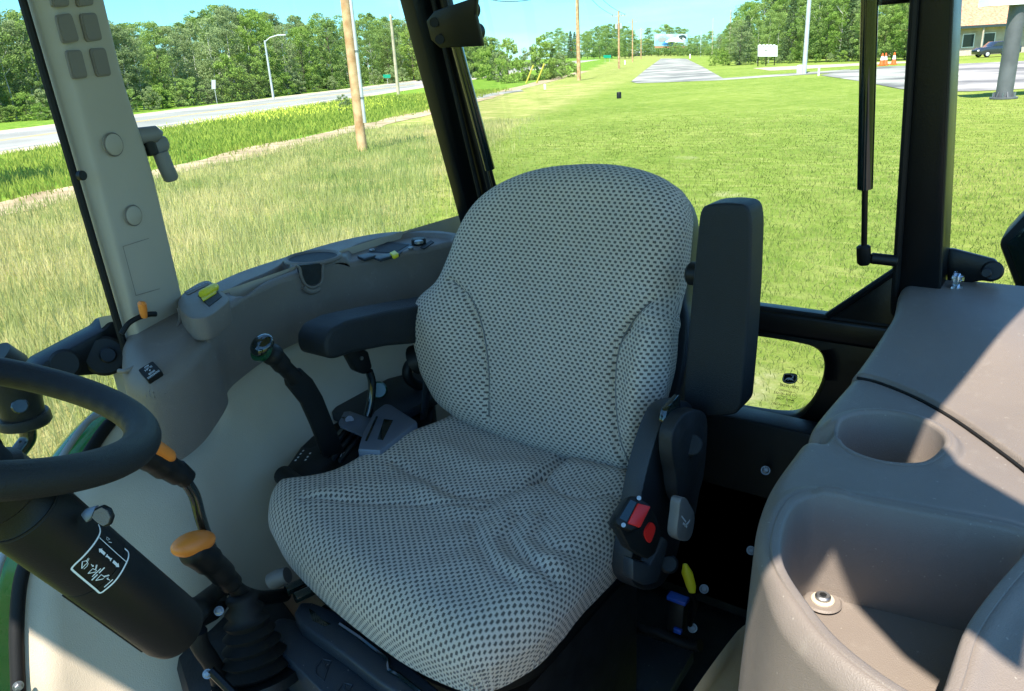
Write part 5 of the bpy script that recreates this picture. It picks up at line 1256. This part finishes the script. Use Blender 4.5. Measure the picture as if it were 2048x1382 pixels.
for o_ in (0, 1):
    dx_, dy_ = 42*o_, 48*o_
    for pts in ([(632, 1335), (645, 1318), (662, 1322), (655, 1340), (648, 1362), (632, 1348)], [(645, 1318), (652, 1338), (664, 1322)]):
        P4 = [T1(x+dx_, y+dy_, -.7345) for x, y in pts]; tube_bm(bm, P4+[P4[0]], .0008, 5, False)
bm_obj('embossed_mark', bm, 'slate', seat)['kind'] = 'stuff'
for y in (.50, .80):
    box('slide_rail', (.78, y, -.76), (.52, .035, .03), 'paint', seat, bev=.003)
box('seat_pedestal', (.80, .66, -.93), (.34, .34, .32), 'shade', seat, bev=.02)
tube('height_lever', [PZ(575, 1150, -.72), PZ(560, 1155, -.725), PZ(545, 1163, -.735), PZ(541, 1166, -.737)], [.012, .014, .014, .009], 'grey', seat, 16)
for x, y in ((572, 1182), (590, 1196)): tube('slide_end', [PZ(x, y, -.70), PZ(x+60, y-28, -.70)], .008, 'glossblack', seat, 10)
# bolster hardware between seat and levers
tube('belt_strap', [PY(855, 740, .93), PY(852, 790, .935), PY(846, 850, .94)], .010, 'seatshell', seat, 10, flat=.35, fdir=(0, 1, 0))
fix_parents(seat)

# buckle
bk = thing('seat_belt_buckle', 'black seat belt buckle with two red buttons at the seat side', 'buckle', None, PY(1290, 1100, .38))
bnn = Vector((-.45, -.62, .64)).normalized(); bo_ = PY(1275, 1040, .372)
def BU(x, y, off=0): return PP(x, y, tuple(bo_+bnn*off), tuple(bnn))
plate('body', [BU(x, y) for x, y in ((1257, 992), (1272, 991), (1302, 1010), (1300, 1020), (1281, 1055), (1262, 1062), (1236, 1050), (1231, 1042), (1234, 1030))], -bnn*.030, 'black', bk, bev=.003)
plate('release_button', [BU(x, y, .003) for x, y in ((1276, 1006), (1302, 1013), (1281, 1055), (1256, 1046))], -bnn*.005, 'red', bk, bev=.0012)
plate('tongue_slot', [BU(x, y, .0008) for x, y in ((1261, 999), (1273, 1005), (1253, 1044), (1239, 1036))], -bnn*.002, 'glossblack', bk)
for x, y in ((1278, 996), (1247, 1050)): cyl('rivet', BU(x, y, 0), BU(x, y, .0025), .0028, 'zinc', bk, 12)
sd2 = Vector((-.25, -.80, .15)).normalized(); so2 = PY(1300, 1070, .368)
def BS(x, y, off=0): return PP(x, y, tuple(so2+sd2*off), tuple(sd2))
plate('lower_body', [BS(x, y) for x, y in ((1300, 1012), (1312, 1030), (1326, 1066), (1312, 1108), (1296, 1120), (1262, 1100), (1238, 1052), (1262, 1062), (1282, 1056))], -sd2*.020, 'black', bk, bev=.003)
plate('lower_button', catmull([BS(x, y, .003) for x, y in ((1303, 1045), (1311, 1056), (1306, 1075), (1299, 1086), (1291, 1072), (1293, 1058))], 3, True), -sd2*.005, 'red', bk)
plate('holder', [BS(x, y, -.012) for x, y in ((1266, 1118), (1300, 1130), (1330, 1075), (1338, 1085), (1318, 1165), (1290, 1172), (1266, 1160))], -sd2*.02, 'seatshell', bk, bev=.003); fix_parents(bk)

# ================================================================== STEERING WHEEL + COLUMN
wc = Vector((.192, .781, -.258)); wt, wp = .398, -.27
wnrm = Vector((math.sin(wt)*math.cos(wp), math.sin(wt)*math.sin(wp), math.cos(wt))); we1 = wnrm.cross(YD).normalized(); we2 = wnrm.cross(we1)
sw = thing('steering_wheel', 'thick black steering wheel with a worn rim at the left edge', 'steering wheel', None, wc)
_q = [(1024+F*float(np.array(wc+(we1*math.cos(a)+we2*math.sin(a))*.17)@RT)/float(np.array(wc+(we1*math.cos(a)+we2*math.sin(a))*.17)@FW), a) for a in np.linspace(0, 6.28, 90)]; WA = max(_q)[1]
bm = bmesh.new(); RR = .170; rr_ = .0165; n = 120; m_ = 20; vs = []
for i in range(n):
    a = 2*math.pi*i/n; rad = we1*math.cos(a)+we2*math.sin(a); c = wc+rad*RR
    vs.append([bm.verts.new(c+rad*(rr_*math.cos(b)*(1.0))+wnrm*(rr_*.92*math.sin(b))+rad*(-.0012 if abs(b-math.pi) < .6 and i % 3 == 0 else 0)) for b in [2*math.pi*k/m_ for k in range(m_)]])
for i in range(n):
    for k in range(m_): bm.faces.new((vs[i][k], vs[i][(k+1) % m_], vs[(i+1) % n][(k+1) % m_], vs[(i+1) % n][k]))
bm_obj('rim', bm, 'soft', sw, angle=60)
cyl('hub', wc-wnrm*.045, wc+wnrm*.0, .045, 'black', sw, 30, bev=.008)
for a in (WA+1.57, WA-1.57, WA+3.14):
    rad = we1*math.cos(a)+we2*math.sin(a); tube('spoke', [wc-wnrm*.03, wc+rad*.09-wnrm*.022, wc+rad*.168], [.012, .010, .008], 'black', sw, 12)
fix_parents(sw)
colT, colB = PD(56, 1027, .64), PD(356, 1264, .80); ca = (colB-colT).normalized()
sc = thing('steering_column', 'black steering column with white lever symbols leaning behind the wheel', 'steering column', None, colB)
def CA(t): return colT+ca*t
LT = (colB-colT).length
tube('sleeve', [CA(-.01), CA(0), CA(LT*.36), CA(LT*.365)], [.0325, .0335, .0325, .0295], 'black', sc, 40)
tube('body', [CA(LT*.36), CA(LT*.365), CA(LT*.37), CA(LT*.93), CA(LT*.98), CA(LT)], [.0295, .0322, .0325, .0325, .030, .022], 'black', sc, 44)
tube('collar', [CA(-.055), CA(-.05), CA(-.03), CA(-.026), CA(-.012), CA(-.008)], [.026, .0315, .0325, .028, .0300, .033], 'black', sc, 36)
tube('upper_boot', [CA(-.055), CA(-.075), wc-wnrm*.05], [.026, .030, .028], 'rubber', sc, 30)
cr = .0327
def onC(x, y, off=.0006):
    d = Vector(ray(x, y)); R_ = cr+off
    dp = d-ca*d.dot(ca); op = -colT+ca*colT.dot(ca)
    A_ = dp.dot(dp); B_ = 2*dp.dot(op); C_ = op.dot(op)-R_*R_; D_ = B_*B_-4*A_*C_
    t = (-B_-math.sqrt(max(D_, 0)))/(2*A_); return d*t
def nC(p): q = p-colT; return (q-ca*q.dot(ca)).normalized()
def ZC(u, v): return onC(80+u/5.76, 980+v/5.76)
bm = bmesh.new()
def rb_(pts, w, sm=0, closed=False):
    P_ = [ZC(*p) for p in pts]
    if sm: P_ = catmull(P_, sm, closed)
    ribbon('', P_, w, nC, 'white', closed=closed, bm=bm)
rb_([(672, 395), (690, 440), (692, 490), (665, 555), (600, 650), (500, 765), (410, 850), (370, 895), (366, 910), (380, 928), (500, 1030), (640, 1145), (680, 1182), (705, 1182), (740, 1160), (850, 1065), (930, 960), (985, 860), (1015, 790), (1022, 740), (1010, 705), (975, 675)], .0017, 3)
rb_([(685, 548), (790, 645), (900, 745), (998, 830)], .0007)
def tri(pts):
    try: bm.faces.new([bm.verts.new(ZC(*p)) for p in pts])
    except ValueError: pass
tri([(678, 676), (722, 676), (684, 722)]); rb_([(702, 698), (748, 740)], .0024)
tri([(912, 888), (906, 838), (872, 886)]); rb_([(888, 864), (842, 822)], .0024)
rb_([(778, 742), (758, 772)], .0011); rb_([(768, 757), (820, 802)], .0014); rb_([(828, 785), (808, 818)], .0011)
for pts in ([(480, 905), (488, 825), (532, 815), (550, 838), (520, 862), (480, 905)], [(552, 962), (608, 905), (652, 925), (640, 945), (552, 962)], [(642, 1042), (705, 975), (748, 1003), (722, 1026), (642, 1042)]): rb_(pts, .0008)
for pts in ([(535, 818), (558, 782)], [(545, 826), (568, 790)], [(556, 845), (540, 880), (505, 910)], [(640, 912), (648, 862)], [(650, 905), (658, 862)], [(745, 1000), (800, 985)], [(740, 992), (795, 978)], [(588, 856), (615, 882)], [(598, 882), (615, 882), (614, 864)], [(806, 1040), (772, 1018)], [(780, 1032), (770, 1016), (790, 1012)]): rb_(pts, .0006)
rb_([(600, 1000), (700, 905)], .0010); rb_([(595, 1040), (745, 893)], .0013); rb_([(740, 1120), (840, 1030)], .0011)
rb_([(768, 572), (768, 540), (806, 568), (776, 578)], .0006); rb_([(790, 598), (826, 606)], .0006)
bm_obj('symbol_print', bm, 'white', sc, smooth=False, angle=None)
tube('parting_line', [CA(LT*t)+nC(onC(120, 1215))*.0325 for t in (.37, .6, .9)], .0012, 'black', sc, 6)
# small chrome tell-tale lever / mirror tab on the sleeve
tb = [PD(x, y, .64) for x, y in ((180, 1035), (187, 1018), (203, 1010), (218, 1018), (225, 1034), (220, 1050), (208, 1056), (194, 1048))]
plate('tilt_tab', tb, Vector(FW)*.006, 'black', sc, bev=.002); plate('tab_face', [sum(tb, Vector())/8+(p-sum(tb, Vector())/8)*.80-Vector(FW)*.001 for p in tb], Vector(FW)*.003, 'taupe', sc)
plate('tab_stem', [PD(x, y, .645) for x, y in ((160, 1030), (170, 1018), (192, 1012), (182, 1036), (172, 1046))], Vector(FW)*.006, 'gunmetal', sc, bev=.001)
tube('column_foot', [CA(LT*.95), PZ(400, 1215, -.66)+YD*.0, PZ(440, 1180, -.68)], [.022, .016, .014], 'black', sc, 14)
fix_parents(sc)

# ================================================================== LEVERS
la_ = thing('gear_lever', 'tall bent lever with an orange topped black grip beside the steering wheel', 'lever', 'orange topped levers by the steering column', PY(480, 1180, .84))
def A_(x, y, Y=.85): return PY(x, y, Y)
tube('rod', catmull([A_(365, 955), A_(388, 990), A_(402, 1040), A_(420, 1090), A_(440, 1130), A_(470, 1190), A_(480, 1230)], 5), .0075, 'glossblack', la_, 14)
tube('collar', [A_(352, 940), A_(374, 958)], [.014, .0125], 'black', la_, 18)
tube('grip', catmull([A_(232, 922), A_(250, 912), A_(275, 905), A_(305, 915), A_(330, 932), A_(358, 948)], 5), [.007]*3+[.016+.0*i for i in range(8)]+[.018]*5+[.0175]*5+[.015]*5, 'black', la_, 22)
tube('orange_top', catmull([A_(268, 896, .84), A_(290, 886, .838), A_(312, 894, .838), A_(330, 906, .84), A_(345, 918, .842)], 5), [.006]+[.0105]*17+[.009, .007, .005], 'orange', la_, 18, flat=.8); fix_parents(la_)
lb_ = thing('gear_lever', 'short lever with a round orange knob above the pleated boot', 'lever', 'orange topped levers by the steering column', PY(500, 1300, .82))
tube('grip', catmull([A_(370, 1096, .83), A_(398, 1108, .83), A_(430, 1132, .83), A_(455, 1158, .83), A_(468, 1172, .83)], 5), [.008]+[.013, .017, .019]+[.019]*5+[.0165]*5+[.014]*5+[.012, .011], 'black', lb_, 24)
bm = bmesh.new(); kc = A_(387, 1087, .83); kx = (A_(430, 1072, .83)-A_(345, 1102, .83)); kl = kx.length/2*1.0; kx.normalize(); kf = Vector(ray(387, 1085)).normalized(); kz = (Vector((0, 0, 1))-kx*kx.z).normalized(); ky = kz.cross(kx)
bmesh.ops.create_uvsphere(bm, u_segments=32, v_segments=18, radius=1, matrix=Matrix(((kx.x*kl, ky.x*kl*.62, kz.x*kl*.5, kc.x), (kx.y*kl, ky.y*kl*.62, kz.y*kl*.5, kc.y), (kx.z*kl, ky.z*kl*.62, kz.z*kl*.5, kc.z), (0, 0, 0, 1))))
bm_obj('orange_knob', bm, 'orange', lb_, angle=80)
tube('shank', catmull([A_(464, 1168, .83), A_(485, 1185, .83), A_(520, 1195, .85), A_(570, 1190, .88)], 5), .010, 'black', lb_, 14); tube('rod', [A_(464, 1165, .83), A_(478, 1200, .83)], .008, 'black', lb_, 12); fix_parents(lb_)
bt = thing('lever_boot', 'pleated black rubber boot at the foot of the orange levers', 'boot', None, PY(520, 1335, .83))
b_0, b_1 = PY(482, 1185, .83), PY(515, 1345, .80); P_ = []; R_ = []
for i in range(15):
    t = i/14; P_.append(b_0+(b_1-b_0)*t); R_.append((.020+.030*t)*(1.0 if i % 2 else .76))
tube('bellows', P_, R_, 'rubber', bt, 36, angle=80); tube('boot_flange', [b_1, b_1+(b_1-b_0).normalized()*.012], [.060, .062], 'black', bt, 30)
for x, y in ((438, 1222), (526, 1320), (415, 1348)): hexbolt('bolt', PY(x, y, .80), (-.4, -.6, .6), .0062, bt)
fix_parents(bt)
hs = thing('column_bracket', 'black bracket and hoses at the column foot beside the boot', 'bracket', None, PY(430, 1330, .84))
plate('arm', [PY(x, y, .86) for x, y in ((380, 1230), (440, 1200), (470, 1200), (440, 1240), (400, 1262), (375, 1270))], YD*.03, 'black', hs, bev=.006)
tube('hose', catmull([PY(x, y, .83) for x, y in ((395, 1262), (400, 1290), (420, 1320), (440, 1360), (445, 1400))], 4), .012, 'rubber', hs, 12)
tube('rail', [PY(420, 1340, .80), PY(520, 1440, .74)], .006, 'paint', hs, 8)
plate('floor_hump', [PZ(x, y, -.80) for x, y in ((340, 1290), (430, 1215), (560, 1180), (620, 1260), (620, 1420), (470, 1480), (380, 1420))], -ZD*.25, 'shade', hs, bev=.02)
fix_parents(hs)
# green banded shuttle lever at the seat side
gl_ = thing('shift_lever', 'black shift lever with glossy top and green ring beside the seat', 'lever', None, PY(665, 880, .95))
def C_(x, y, Y=.95): return PY(x, y, Y)
plate('shank', [C_(x, y) for x, y in ((580, 752), (602, 736), (626, 758), (646, 792), (672, 858), (690, 905), (650, 915), (624, 850), (605, 808), (576, 772), (573, 760))], YD*.008, 'black', gl_, bev=.002)
tube('grip', catmull([C_(530, 700), C_(548, 712), C_(568, 734), C_(592, 757)], 6), [.0145]*4+[.0165]*3+[.0145]*5+[.0125]*7, 'black', gl_, 24)
tube('green_ring', [C_(520, 697), C_(527, 700)], [.0195, .0188], 'darkgreen', gl_, 26)
def knob(o, c, r, sq, ax, mt, nm, parent):
    bm = bmesh.new(); bmesh.ops.create_uvsphere(bm, u_segments=28, v_segments=16, radius=1); q = Vector((0, 0, 1)).rotation_difference(Vector(ax)).to_matrix()
    for v in bm.verts: v.co = Vector(c)+q @ Vector((v.co.x*r, v.co.y*r, v.co.z*r*sq))
    return bm_obj(nm, bm, mt, parent, angle=80)
knob(0, C_(524, 690), .0195, .62, (C_(524, 690)-C_(548, 712)).normalized(), 'glossblack', 'top_cap', gl_); fix_parents(gl_)
hl = thing('hydraulic_lever', 'small black lever with a silver rivet under the armrest', 'lever', None, PY(745, 830, .97))
def D_(x, y): return PY(x, y, .985)
plate('grip', [D_(x, y) for x, y in ((688, 698), (710, 690), (738, 703), (746, 735), (732, 750), (712, 742))], YD*.016, 'black', hl, bev=.004)
tube('rod', catmull([D_(738, 742), D_(744, 765), D_(742, 800), D_(735, 832)], 5), .0075, 'glossblack', hl, 12); cyl('rivet', D_(722, 716)-YD*.003, D_(722, 716), .0035, 'zinc', hl, 12); fix_parents(hl)
# lever console beside the seat
qc = thing('lever_console', 'black slotted lever console with white markings between seat and side panel', 'console', None, (.75, .95, -.62))
def Q_(x, y, z=-.545): return PZ(x, y, z-.080)
plate('base', [Q_(x, y) for x, y in ((562, 948), (600, 893), (660, 835), (700, 800), (780, 760), (870, 800), (860, 880), (760, 940), (640, 1010), (575, 985))], -ZD*.16, 'black', qc, bev=.006, seg=3)
plate('rear_deck', [Q_(x, y, -.52) for x, y in ((663, 822), (694, 785), (745, 764), (860, 735), (875, 790), (800, 828), (740, 850))], -ZD*.02, 'seatshell', qc, bev=.003)
plate('front_panel', [Q_(x, y, -.538) for x, y in ((563, 948), (602, 893), (622, 896), (700, 850), (760, 870), (700, 925), (640, 960), (585, 958))], -ZD*.012, 'black', qc, bev=.003)
for i in range(3):
    o = i*13; plate('slot', [Q_(x+o, y+o*.42, -.5365) for x, y in ((640, 905), (697, 838), (702, 841), (647, 908))], -ZD*.003, 'glossblack', qc)
    plate('rib', [Q_(x+o, y+o*.42, -.532) for x, y in ((650, 908), (706, 842), (709, 844), (655, 911))], -ZD*.006, 'seatshell', qc, bev=.001)
nose = tube('rounded_nose', [Q_(566, 950, -.545), Q_(600, 975, -.545)], .016, 'black', qc, 18)
bm = bmesh.new()
for x, y in ((605, 903), (600, 909), (595, 916), (590, 922), (619, 908), (614, 915), (610, 921)): ribbon('', [Q_(x, y, -.5372), Q_(x+2.5, y-3, -.5372)], .003, ZD, 'white', bm=bm)
rbt = catmull([Q_(x, y, -.5372) for x, y in ((674, 917), (680, 908), (684, 905), (681, 914), (686, 909), (689, 904))], 4); ribbon('', rbt, .0016, ZD, 'white', bm=bm)
bm_obj('white_markings', bm, 'white', qc, smooth=False, angle=None)
plate('latch_plate', [Q_(x, y, -.515) for x, y in ((677, 845), (688, 823), (700, 822), (740, 836), (752, 828), (765, 838), (728, 880), (722, 870), (680, 852))], -ZD*.004, 'gunmetal', qc, bev=.001)
cyl('latch_hole', Q_(699, 840, -.513), Q_(699, 840, -.5145), .0075, 'glossblack', qc, 20); ribbon('latch_gap', [Q_(684, 834, -.5135), Q_(699, 840, -.5135)], .004, ZD, 'glossblack', qc)
dv = plate('control_box', [Q_(x, y, -.500) for x, y in ((748, 822), (770, 806), (782, 808), (835, 842), (800, 870), (760, 900), (715, 898), (724, 868))], -ZD*.05, 'gunmetal', qc, bev=.004)
plate('box_window', [Q_(x, y, -.4995) for x, y in ((768, 838), (786, 840), (766, 880), (755, 878))], -ZD*.002, 'glossblack', dv); plate('box_slot', [Q_(x, y, -.4995) for x, y in ((752, 832), (756, 833), (734, 882), (730, 881))], -ZD*.002, 'glossblack', dv)
cyl('round_port', Q_(757, 780, -.518), Q_(757, 780, -.505), .017, 'darkgreen', qc, 26, bev=.003)
tube('port_hook', catmull([PY(x, y, 1.0) for x, y in ((838, 718), (818, 730), (815, 752), (830, 768), (850, 772))], 4), .010, 'black', qc, 12)
fix_parents(qc)

# ================================================================== SMALL THINGS ON THE FLOOR BY THE LEFT SIDE
yc = thing('wiring_connector', 'yellow plastic cap on a wire behind the seat buckle', 'connector', None, PX(1380, 1165, 1.0))
tube('cap', [PX(1370, 1128, 1.0), PX(1374, 1145, 1.0), PX(1382, 1172, 1.0), PX(1384, 1184, 1.0)], [.004, .010, .009, .006], 'yellow', yc, 12, flat=.6); tube('wire', [PX(1384, 1182, 1.0), PX(1392, 1210, 1.02), PX(1380, 1250, 1.04)], .004, 'rubber', yc, 8); fix_parents(yc)
bc = thing('wiring_connector', 'black connector with blue locking ends on the floor', 'connector', None, PX(1355, 1230, 1.0))
box('housing', PX(1356, 1228, 1.0), (.022, .028, .060), 'black', bc, rot=Matrix.Rotation(.15, 3, 'Y'), bev=.003)
box('blue_lock', PX(1356, 1197, .99), (.018, .034, .008), 'blue', bc, bev=.002); box('blue_lock', PX(1358, 1258, .99), (.016, .014, .010), 'blue', bc, bev=.002); fix_parents(bc)
wh = thing('wiring_harness', 'corrugated black harness with white taped end on the floor', 'harness', None, PX(1300, 1250, 1.0))
HP = catmull([PX(x, y, .99) for x, y in ((1262, 1243), (1285, 1256), (1310, 1262), (1340, 1274), (1375, 1288), (1400, 1290))], 8)
tube('conduit', HP[3:], [.009+.0012*(i % 2) for i in range(len(HP)-3)], 'rubber', wh, 12, angle=80); tube('white_end', HP[:5], .0075, 'white', wh, 12); fix_parents(wh)
fm = thing('floor_mat', 'dark blue-black floor mat in front of the left side panel', 'mat', None, (.75, .45, -1.1))
plate('mat', [PZ(x, y, -1.04) for x, y in ((1195, 1300), (1260, 1262), (1390, 1300), (1330, 1400), (1180, 1440))], -ZD*.03, 'slate', fm, bev=.006); fix_parents(fm)

# ================================================================== GLASS ETCHING + EMBLEM
ge = thing('window_etching', 'black deer emblem and small etched lettering on the little rear window', 'decal', None, PX(1575, 780, 1.38))
def W4(u, v): return PX(1348+u/2.926, 450+v/2.926, 1.379)
plate('emblem_shield', catmull([W4(u, v) for u, v in ((650, 868), (700, 868), (720, 878), (722, 895), (714, 920), (680, 930), (645, 922), (634, 905), (640, 880))], 3, True), -XD*.0006, 'black', ge)
bm = bmesh.new(); nX = Vector((-1, 0, 0))
def W5(u, v): return PX(1348+u/2.926, 450+v/2.926, 1.3775)
rim = catmull([W5(u, v) for u, v in ((652, 873), (698, 873), (714, 882), (716, 896), (709, 915), (680, 924), (649, 917), (640, 903), (645, 882))], 3, True); ribbon('', rim, .0007, nX, 'white', closed=True, bm=bm)
for poly_ in ([(648, 908), (658, 896), (672, 892), (690, 896), (696, 906), (684, 908), (668, 902)], [(688, 896), (696, 880), (702, 884), (698, 898)], [(650, 906), (646, 914), (652, 910)], [(690, 905), (706, 908), (694, 912)], [(670, 900), (664, 912), (672, 906)], [(692, 882), (680, 876), (694, 878)], [(698, 880), (706, 874), (702, 884)]):
    bm.faces.new([bm.verts.new(W5(u, v)) for u, v in poly_])
bm_obj('emblem_deer', bm, 'white', ge, smooth=False, angle=None)
bm = bmesh.new()
def etch(s, u0, v0, u1, v1, hgt_):
    a, b = W4(u0, v0), W4(u1, v1); ex_ = (b-a); L0 = ex_.length; ex_.normalize(); ey_ = (ZD-ex_*ex_.z).normalized()
    n0 = len(bm.verts); w = text_bm(bm, s, (0, 0, 0), (1, 0, 0), (0, 1, 0), 1.0, 0); bm.verts.ensure_lookup_table()
    for v in bm.verts[n0:]: q = v.co.copy(); v.co = a+ex_*(q.x/w*L0)+ey_*(q.y*hgt_)
etch('JOHN DEERE', 730, 962, 620, 942, .0085); etch('TEMPERED', 690, 985, 612, 968, .006); etch('E3 43R-001583', 712, 1006, 585, 985, .0065); etch('XXXXXXX', 660, 1010, 600, 1000, .004); etch('AS2 100', 704, 1034, 600, 1018, .006); etch('LAMINATED', 690, 1066, 570, 1048, .005)
for c_, r in (((698, 998), .0068), ((738, 910), .0055)):
    o = W4(*c_); ribbon('', [o+YD*math.cos(a)*r+ZD*math.sin(a)*r for a in [2*math.pi*i/24 for i in range(24)]], .0006, nX, 'black', closed=True, bm=bm)
rc4 = [W4(u, v) for u, v in ((664, 1020), (702, 1028), (704, 1042), (666, 1034))]; ribbon('', rc4, .0006, nX, 'black', closed=True, bm=bm)
bm_obj('etched_text', bm, 'black', ge, smooth=False, angle=None); fix_parents(ge)

# ================================================================== OUTSIDE MIRROR ARM AT THE LEFT EDGE
ma = thing('mirror_arm', 'black folding mirror arm with collars outside the left glass', 'mirror arm', None, PY(30, 850, 1.30))
def Mz(x, y): return PY(x, y, 1.30)
tube('knuckle', [Mz(-15, 715), Mz(10, 735), Mz(20, 760), Mz(38, 800), Mz(50, 838)], [.03, .034, .034, .033, .030], 'black', ma, 26)
tube('collar', [Mz(46, 828), Mz(48, 834), Mz(52, 846), Mz(53, 850)], [.036, .038, .038, .034], 'black', ma, 26)
tube('pipe', catmull([Mz(52, 846), Mz(56, 875), Mz(40, 900), Mz(0, 950), Mz(-40, 1000)], 6), .0125, 'glossblack', ma, 16)
cyl('clamp_screw', PY(40, 812, 1.265), PY(40, 812, 1.275), .012, 'glossblack', ma, 18, bev=.002); fix_parents(ma)
